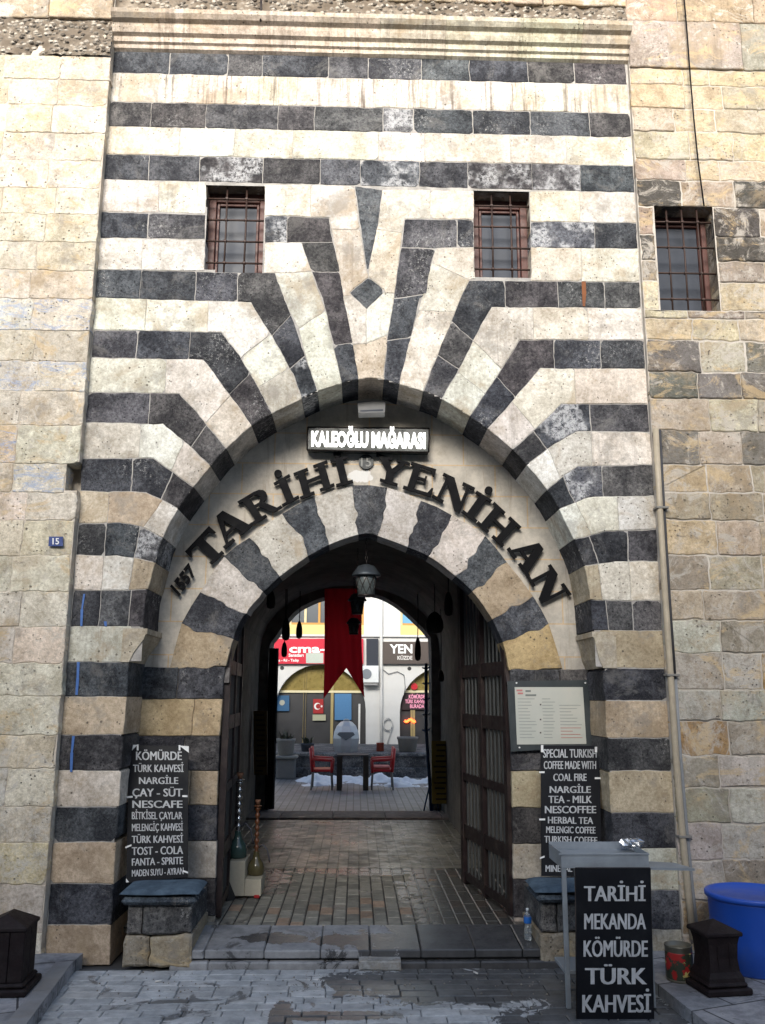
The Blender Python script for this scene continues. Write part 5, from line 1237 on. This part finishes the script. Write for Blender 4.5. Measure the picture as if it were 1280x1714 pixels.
# hanging gourds and pouches
def gourd(px, y0, y1, wpx, Y, lab, n=12):
    t = at(px, y0, Y); H = t.z-Z(px, y1, Y); w_ = .5*(X(px+wpx/2, y0, Y)-X(px-wpx/2, y0, Y))
    root = thing('hanging_gourd', lab, 'ornament', (t.x, Y, t.z-H), 'dark ornaments hanging from the vault')
    mb = MB(); mb.lathe([(w_*.25, -H), (w_*.8, -H*.94), (w_, -H*.75), (w_*.95, -H*.45), (w_*.7, -H*.2), (w_*.4, -H*.07), (w_*.15, 0)], t, n, (.016, .014, .013)); mb.build('gourd_body', MT['attr'], root)
    mb = MB(); mb.tube([t, (t.x+.005, Y, (t.z+2.95)/2), (t.x, Y, 2.85 if t.z < 2.8 else t.z+.1)], .006, 6, (.02, .018, .016)); mb.build('cord', MT['attr'], root)
for g_ in ((479, 1034, 1072, 14, 4.6, 'long black gourd hanging at the left, before the red shop sign'), (501, 1039, 1069, 11, 4.8, 'short black gourd hanging right of the long one at the left'), (476, 1074, 1100, 10, 4.6, 'lowest small black gourd at the left, below the long one'), (454, 988, 1019, 15, 3.0, 'black gourd highest on the left side of the vault'),
           (699, 1066, 1106, 11, 4.8, 'black gourd at the right hanging before the brown shop sign'), (727, 1024, 1060, 30, 3.6, 'widest black gourd at the right side of the vault'), (750, 990, 1031, 15, 2.6, 'black gourd highest on the right side of the vault'), (738, 1121, 1141, 10, 4.6, 'lowest small dark gourd at the right beside the passage wall')): gourd(*g_)

# ------------------------------------------------------------------ courtyard
# snow
mb = MB(); nx, ny = 110, 40; g = []
for j in range(ny+1):
    for i in range(nx+1):
        x = -1.35+3.2*i/nx; y = 8.9+1.7*j/ny
        v = j/ny; u = i/nx; e = min(1, 5*v, 5*(1-v))*min(1, 6*u, 6*(1-u))
        h = .12*(.45+1.2*noise.fractal(Vector((x*2.2, y*2.2, 0)), 1, 2, 5))*e+.05*noise.noise(Vector((x*8, y*8, 1)))*e+.02*noise.noise(Vector((x*24, y*24, 1)))*e
        h -= .05*(1-e)+(.09*(1-v) if v < .6 else 0)
        g.append(mb.vert((x, y, CZ-.02+h)))
for j in range(ny):
    for i in range(nx): a = j*(nx+1)+i; mb.face((g[a], g[a+1], g[a+nx+2], g[a+nx+1]), (1, 1, 1), (0, 0, 0), True)
q = NB('snow'); tag(mb.build('snow', q.done(q.mix(q.noise(6, 6), (.55, .60, .68), (.82, .85, .9)), .7, q.bump(q.noise(30, 6), .5, .01))), 'heap of melting snow on the courtyard paving', 'snow', kind='stuff')
# raised platform
YP = 11.0; zp = Z(600, 1260, YP)
mb = MB(); mb.box((-7, YP, 0), (7, 14.6, zp), (.10, .105, .115), ch=.02); mb.box((-7, YP-.12, 0), (7, YP-.003, zp-.26), (.085, .09, .10), ch=.015); mb.box((-7, YP-.05, zp-.06), (7, YP-.002, zp-.005), (.13, .135, .14), ch=.01)
tag(mb.build('terrace', MT['dark']), kind='structure')
# far building
YB = 14.0; B = lambda px, py: at(px, py, YB)
far = thing('courtyard_building', 'white plastered shop building with arched shopfronts across the courtyard', 'building', (0, YB, zp))
MT['plaster'] = simple('white_plaster', (.56, .56, .54), .85, var=.12, sc=4, bump=.2, dirt=.25, dirtc=(.4, .38, .35))
def arc_pts(cx, cy, r_, y0, n=18): return [(cx-r_, y0)]+[(cx-r_*math.cos(math.pi*i/n), cy-r_*math.sin(math.pi*i/n)) for i in range(n+1)]+[(cx+r_, y0)]
A1 = arc_pts(536, 1188, 76, 1266); A2 = arc_pts(745, 1192, 76, 1266); A0 = arc_pts(325, 1188, 76, 1266)
bw = lambda P: [(B(*p).x, B(*p).z) for p in P]
zl = zp-.05; ztop_ = B(600, 1064).z
out = [(-8, zl)]+[(x, max(z, zl)) for x, z in bw(A0)]+[(x, max(z, zl)) for x, z in bw(A1)]+[(x, max(z, zl)) for x, z in bw(A2)]+[(8, zl), (8, ztop_), (-8, ztop_)]
mb = MB(); f0 = [mb.vert((x, YB, z)) for x, z in out]; f1 = [mb.vert((x, YB+.35, z)) for x, z in out]; mb.face(f0)
for i in range(len(out)): j = (i+1) % len(out); mb.face((f0[i], f1[i], f1[j], f0[j]))
wx = [-8, B(484, 1030).x, B(609, 1030).x, B(670, 1030).x, B(795, 1030).x, 8]; zs0 = ztop_; zs1 = B(600, 1046).z; zs2 = B(600, 900).z
for a, b in ((wx[0], wx[1]), (wx[2], wx[3]), (wx[4], wx[5])): mb.box((a, YB, zs0), (b, YB+.3, zs2+1.6))
for a, b in ((wx[1], wx[2]), (wx[3], wx[4])): mb.box((a, YB+.002, zs2), (b, YB+.3, zs2+1.6)); 
mb.build('wall', MT['plaster'], far)
mb = MB(); mb.box((-8, YB-.06, ztop_-.03), (8, YB-.002, ztop_+.02), ch=.01); mb.build('ledge', MT['plaster'], far)
for a, b, kind in ((wx[1], wx[2], 0), (wx[3], wx[4], 1)):
    mb = MB(); oc = (.45, .24, .06); t = .05
    mb.box((a, YB+.05, zs1), (a+t, YB+.12, zs2), (.6, .5, .3)); mb.box((b-t, YB+.05, zs1), (b, YB+.12, zs2), oc); mb.box((a+t, YB+.05, zs1), (b-t, YB+.12, zs1+t), oc)
    for u in (.20, .385, .7): x = a+(b-a)*u; mb.box((x, YB+.052, zs1+t), (x+.05, YB+.118, zs2), (.6, .52, .3) if u == .2 else oc)
    wo = mb.build('window', MT['attr'], far)
    mb = MB(); mb.box((a+t, YB+.09, zs1+t), (b-t, YB+.10, zs2), (.05, .06, .07) if kind == 0 else (.10, .30, .48)); mb.build('pane', MT['gloss'], wo)
    mb = MB(); mb.box((a+.002, YB+.02, zs0+.02), (b-.002, YB+.15, zs1), (.62, .48, .20)); mb.build('sill_panel', MT['attr'], wo)
# shopfronts inside the arches
MT['gold'] = simple('gilded_glass', (.20, .15, .035), .35, .2, var=.5, sc=16)
MT['dark_in'] = simple('dim_shop_interior', (.03, .03, .032), .5, var=.5, sc=4)
for ai, A in enumerate((A1, A2)):
    cx = (A[0][0]+A[-1][0])/2; xl, xr = A[0][0], A[-1][0]; Yg = YB+.2
    sf = MB(); G = lambda px, py: at(px, py, Yg)
    a, b = G(xl-6, 1270), G(xr+6, 1160); sf.box((a.x, Yg+.02, a.z), (b.x, Yg+.05, b.z)); s_ob = sf.build('shopfront', MT['dark_in'], far)
    mb = MB(); a, b = G(xl-6, 1157), G(xr+6, 1105); mb.box((a.x, Yg+.01, a.z), (b.x, Yg+.04, b.z)); mb.build('lunette', MT['gold'], s_ob)
    mb = MB(); go = (.34, .27, .12)
    a, b = G(xl-4, 1159), G(xr+4, 1156); mb.box((a.x, Yg-.03, a.z), (b.x, Yg+.008, b.z), (.62, .56, .36))
    for px, w_ in ((xl+46, 3), (xl+92, 7), (xl+50, 3)): a, b = G(px-28 if ai else px, 1266), G(px+w_-(28 if ai else 0), 1112); mb.box((a.x, Yg-.028, a.z), (b.x, Yg+.018, b.z), go)
    if ai == 0: a, b = G(599, 1262), G(603, 1178); mb.box((a.x, Yg-.04, a.z), (b.x, Yg, b.z), (.6, .6, .58))
    mb.build('mullions', MT['attr'], s_ob)
Yg = YB+.2; pg = vplane(Yg-.04)
def panel(lab, cat, C, col, texts=(), name='poster', plane=None, tk=.02, mat=None, inks=None, origin=None):
    pl = plane or pg; P = [pl.at(*c) for c in C]; root = thing(name, lab, cat, (P[2]+P[3])/2)
    mb = MB(); mb.slab(P[::-1], pl.n, tk, col); mb.build('panel', mat or MT['attr'], root)
    if texts:
        mb = MB()
        for (t, xl, xr, yt, yb, ink) in texts: line_on(mb, t, pl, xl, xr, yt, yb, col=ink, thick=.004, bold=.03)
        mb.build('lettering', inks or MT['attr'], root)
    return root, pl
rc = lambda x0, y0, x1, y1: [(x0, y0), (x1, y0), (x1, y1), (x0, y1)]
panel('blue framed poster on the glass beside the silver stove', 'poster', rc(560, 1161, 588, 1205), (.06, .17, .33))
r_, pl = panel('blue plaque on the glass at the left edge of the shopfront', 'poster', rc(461, 1164, 484, 1190), (.03, .10, .20)); mb = MB(); c = pl.at(472, 1176); mb.tube([c+pl.n*.002, c+pl.n*.008], .06, 20, (.35, .36, .3)); mb.build('emblem', MT['attr'], r_)
r_, pl = panel('small red flag with white crescent and star on the shop glass', 'flag', rc(524, 1170, 541, 1194), (.33, .02, .02))
mb = MB(); c = pl.at(531, 1182); cr = []
for i in range(17): t = R(40+280*i/16); cr.append((math.cos(t)*.075, math.sin(t)*.075))
for i in range(17): t = R(320-280*i/16); cr.append((.022+math.cos(t)*.056, math.sin(t)*.056*.98))
emboss(mb, cr, [tuple(range(len(cr)))], lambda u, v: c+Vector((u, 0, v)), pl.n, .001, .004, (.75, .75, .72))
st = [((.11 if 0 else .095)+(.035 if i % 2 == 0 else .014)*math.cos(R(180+36*i)), (.035 if i % 2 == 0 else .014)*math.sin(R(180+36*i))) for i in range(10)]
emboss(mb, st, [tuple(range(10))], lambda u, v: c+Vector((u, 0, v)), pl.n, .001, .004, (.75, .75, .72)); mb.build('crescent_star', MT['attr'], r_)
panel('pair of pale paper notices below the small red flag', 'notice', rc(523, 1196, 545, 1206), (.38, .38, .26))
ps = vplane(YB-.10)
r_, pl = panel('red shop sign with white letters above the left arch, behind the banner', 'shop sign', rc(455, 1069, 608, 1111), (.50, .018, .04),
      [('cma-', 484, 545, 1079, 1092, (.85, .84, .8)), ('Sanatları', 483, 508, 1094, 1099, (.8, .75, .72)), ('Bıs - Rıl - Tadıp', 462, 500, 1103, 1107, (.8, .75, .72))], 'shop_sign', ps, .08)
mb = MB(); mb.slab([pl.at(*p)+pl.n*.004 for p in rc(512, 1093, 541, 1110)][::-1], pl.n, .003, (.42, .46, .40)); mb.build('pale_patch', MT['attr'], r_)
panel('brown shop sign lettered YEN over the right arch', 'shop sign', rc(641, 1074, 790, 1111), (.075, .058, .05), [('YEN', 652, 690, 1079, 1093, (.85, .85, .82)), ('KÜZDE', 665, 690, 1098, 1104, (.6, .58, .55))], 'shop_sign', ps, .08)
panel('dark shuttered box between the red and brown shop signs', 'box', rc(613, 1069, 633, 1115), (.02, .024, .035), (), 'meter_box', ps, .09)
r_, pl = panel('pink lettering sign reading TÜRK KAHVESİ in the right shop window', 'shop sign', rc(672, 1160, 720, 1188), (.03, .018, .02), [('KÖMÜRDE', 684, 711, 1163, 1169, (.9, .35, .5)), ('TÜRK KAHVESİ', 678, 714, 1171, 1177, (.9, .35, .5)), ('BURADA', 686, 710, 1179, 1185, (.9, .35, .5))], 'window_sign', pg)
mb = MB(); c = [pg.at(677+i*2, 1206+2*math.sin(i)) for i in range(10)]; mb.tube(c, .028, 8); tag(mb.build('neon_tube', emit('neon_orange', (1, .10, .02), 3), None, c[0]), 'glowing orange neon strip in the right shop window', 'neon')
mb = MB(); c = pg.at(693, 1149); mb.tube([c, c+Vector((0, -.04, 0))], .075, 20, (.45, .01, .02)); tag(mb.build('round_sign', MT['gloss'], None, c), 'red round disc above the pink window lettering', 'sign')
# air conditioner
pa = vplane(YB-.25); P = [pa.at(*c) for c in rc(607, 1114, 634, 1143)]; root = thing('air_conditioner', 'white air conditioner unit on the wall between the shop arches', 'air conditioner', (P[2]+P[3])/2)
mb = MB(); mb.box((P[0].x, YB-.25, P[2].z), (P[1].x, YB-.001, P[0].z), (.62, .64, .63), ch=.015); mb.build('casing', MT['gloss'], root)
mb = MB(); c = pa.at(613.5, 1128); mb.tube([c+Vector((0, .01, 0)), c+Vector((0, -.012, 0))], .11, 24, (.16, .18, .20)); mb.build('fan_grille', MT['attr'], root)
mb = MB(); mb.box((P[0].x+.03, YB-.22, P[2].z-.05), (P[1].x-.03, YB-.001, P[2].z-.002), (.25, .25, .25)); mb.build('wall_bracket', MT['attr'], root)
# pipe, holes, hose on the white wall
P = [at(638, y, YB-.06) for y in (1262, 1180, 1100, 1040, 950)]; mb = MB(); mb.tube(P, .035, 10, (.55, .55, .53)); tag(mb.build('downpipe', MT['attr'], None, P[0]), 'pale grey drainpipe on the white wall across the courtyard', 'pipe')
for (px, py) in ((472, 1118), (685, 1119)):
    mb = MB(); c = B(px, py); mb.tube([c+Vector((0, .02, 0)), c+Vector((0, -.004, 0))], .045, 16, (.03, .03, .03)); mb.build('wall_hole', MT['attr'], far)
mb = MB(); c = at(649, 1212, YB-.05); pts = []
for i in range(40): t = i/40*math.pi*6; pts.append(c+Vector((.10*math.cos(t), -.004*i*.2, .13*math.sin(t))))
pts += [c+Vector((.05, 0, -.2)), c+Vector((-.02, 0, -.45))]
mb.tube(pts, .012, 6, (.50, .50, .48)); tag(mb.build('coiled_hose', MT['attr'], None, c), 'coil of pale hose hanging on the white wall', 'hose')
mb = MB(); mb.tube([at(x, y, YB-.03) for x, y in ((640, 1120), (650, 1128), (665, 1124), (676, 1130), (678, 1150), (676, 1162))], .008, 6, (.1, .1, .1)); tag(mb.build('wire', MT['attr'], None, at(640, 1120, YB-.03)), 'drooping black wire below the brown shop sign', 'wire')
# silver stove / dome
Yd = 11.5; b = at(579, 1259, Yd); zt = Z(579, 1203, Yd); H = zt-zp; hw = .5*(X(603, 1240, Yd)-X(556, 1240, Yd))
root = thing('domed_stove', 'silver metal dome shaped stove standing on the terrace', 'stove', (b.x, Yd, zp))
mb = MB(); mb.lathe([(hw*.86, 0), (hw*.95, H*.18), (hw*1.0, H*.40), (hw*.93, H*.60), (hw*.74, H*.78), (hw*.45, H*.90), (hw*.2, H*.94)], (b.x, Yd, zp), 8, smooth=False); mb.build('dome', simple('dull_silver', (.42, .44, .47), .45, .5, var=.2), root)
mb = MB(); mb.lathe([(hw*.22, H*.94), (hw*.25, H*.96), (hw*.1, H)], (b.x, Yd, zp), 10); mb.build('finial', MT['steel'], root)
mb = MB(); a_ = .93; mb.poly([(b.x-hw*.62, Yd-hw*.98, zp+H*.52), (b.x, Yd-hw*1.03, zp+H*.36), (b.x+hw*.62, Yd-hw*.98, zp+H*.52), (b.x+hw*.5, Yd-hw*.95, zp+H*.60), (b.x-hw*.5, Yd-hw*.95, zp+H*.60)], (.1, .11, .12)); mb.build('stove_mouth', MT['attr'], root)
# planters and pots
def pot(name, lab, px, yb, yt, wpx, Y, zb, col, n=20, flare=.8, plant=True):
    x = X(px, yb, Y); H = Z(px, yt, Y)-zb; w_ = .5*(X(px+wpx/2, yt, Y)-X(px-wpx/2, yt, Y))
    root = thing(name, lab, 'planter', (x, Y, zb))
    mb = MB(); mb.lathe([(w_*flare*.9, 0), (w_*flare, H*.05), (w_*.93, H*.82), (w_, H*.86), (w_, H), (w_*.85, H), (w_*.8, H*.85), (.01, H*.85)], (x, Y, zb), n, col); mb.build('pot_body', MT['attr'], root)
    if plant:
        mb = MB()
        for i in range(40):
            t = rnd.uniform(0, 6.28); l = rnd.uniform(.3, 1)*w_*1.3; p0_ = Vector((x+rnd.uniform(-.5, .5)*w_, Y+rnd.uniform(-.5, .5)*w_, zb+H*.84)); p1_ = p0_+Vector((math.cos(t)*l*.7, math.sin(t)*l*.7, l)); s_ = Vector((-math.sin(t), math.cos(t), 0))*.016
            m_ = p0_.lerp(p1_, .6); mb.poly([p0_, m_-s_, p1_, m_+s_], vary((.05, .055, .035), .4, .2))
        mb.build('dry_plant', MT['attr'], root)
Yq = 10.85
a = thing('pedestal', 'stone pedestal carrying the grey planter at the left of the terrace', 'pedestal', (X(478, 1312, 10.7), 10.7, CZ))
xq = X(478, 1312, 10.7); zq = Z(478, 1264, 10.7)
mb = MB(); mb.box((xq-.17, 10.55, CZ-.02), (xq+.17, 10.86, zq-.06), (.13, .135, .14), ch=.02); mb.build('shaft', MT['attr'], a); mb = MB(); mb.box((xq-.21, 10.5, zq-.06), (xq+.21, 10.88, zq), (.19, .19, .18), ch=.02); mb.build('slab', MT['attr'], a)
pot('planter', 'grey stone planter on the left pedestal', 478, 1262, 1236, 32, 10.7, zq+.001, (.20, .195, .185))
pot('planter', 'small dark blue plant pot on the terrace behind the left red chair', 514, 1259, 1244, 24, 11.4, zp+.001, (.05, .06, .08))
pot('planter', 'grey stone planter on the terrace below the pink window lettering', 682, 1259, 1233, 36, 11.4, zp+.001, (.20, .19, .175), plant=False)
pot('metal_can', 'rusty red can on the terrace by the drainpipe', 636, 1260, 1243, 13, 11.5, zp+.001, (.25, .05, .03), flare=1.0, plant=False)
# table and red chairs
Yt = 8.95; x0, x1 = X(563, 1300, Yt), X(617, 1300, Yt); zt = Z(590, 1262, Yt)
root = thing('cafe_table', 'small dark table between the two red chairs', 'table', ((x0+x1)/2, Yt, CZ))
mb = MB(); mb.box((x0+.005, Yt-.25, zt-.016), (x1-.005, Yt+.25, zt), (.035, .035, .038), ch=.005); mb.build('table_top', MT['attr'], root)
for x in (x0+.05, x1-.05):
    for y in (-.24, .24): mb = MB(); mb.box((x-.042, Yt+y-.035, CZ-.04), (x+.042, Yt+y+.035, zt-.025), (.035, .027, .022), ch=.004); mb.build('leg', MT['attr'], root)
def chair(px0, px1, sgn, lab, pad):
    Y = 8.95; xa, xb = sorted((X(px0, 1300, Y), X(px1, 1300, Y))); xc = (xa+xb)/2; D = (xb-xa)/2; red = (.42, .018, .022); zb = CZ-.035
    root = thing('red_chair', lab, 'chair', (xc, Y, zb), 'red chairs in the courtyard'); zs = .30; za = .50; zt = .67; hw = .24
    P = lambda u, v, z: Vector((xc+sgn*u*D, Y+v*hw, zb+z))
    mb = MB(); 
    def bar(a, b, r=.022): mb.tube([a, b], r, 8, red)
    a, b = P(-.85, -1, zs), P(.9, 1, zs+.04); mb.box(a, b, red, ch=.012); mb.build('seat', MT['gloss'], root)
    mb = MB()
    for v in (-1, 1): bar(P(-.85, v, zs), P(-1.05, v, zt), .026)
    for z, u in ((zt-.02, -1.04), (zt-.11, -1.0), (za-.02, -.94)): mb.box(P(u-.05, -1, z-.035), P(u+.05, 1, z+.03), red, ch=.01)
    mb.build('backrest', MT['gloss'], root)
    for v in (-1, 1):
        mb = MB(); bar(P(-.95, v, za), P(.92, v, za-.02), .026); bar(P(.9, v, za-.02), P(.86, v, zs-.01), .026); mb.build('armrest', MT['gloss'], root)
    for u in (-.85, .82):
        for v in (-.9, .9): mb = MB(); mb.tube([P(u, v, zs), P(u*1.12, v*1.05, 0)], .013, 8, (.17, .175, .18)); mb.build('leg', MT['attr'], root)
    if pad: mb = MB(); mb.box(P(-.7, -.85, zs+.042), P(.8, .85, zs+.085), (.62, .20, .18), ch=.02); mb.build('seat_pad', MT['attr'], root)
chair(521, 558, 1, 'red plastic armchair left of the courtyard table, facing right', False)
chair(658, 620, -1, 'red plastic armchair right of the courtyard table, with a pale pad', True)

# ------------------------------------------------------------------ unseen building across the street, behind the photographer, added to shade the lower facade
mb = MB(); mb.box((-30, -24, -.03), (30, -14, 9.1), (.40, .37, .33)); tag(mb.build('unseen_shade_building', MT['attr'], None, (0, -19, 0)), kind='structure')
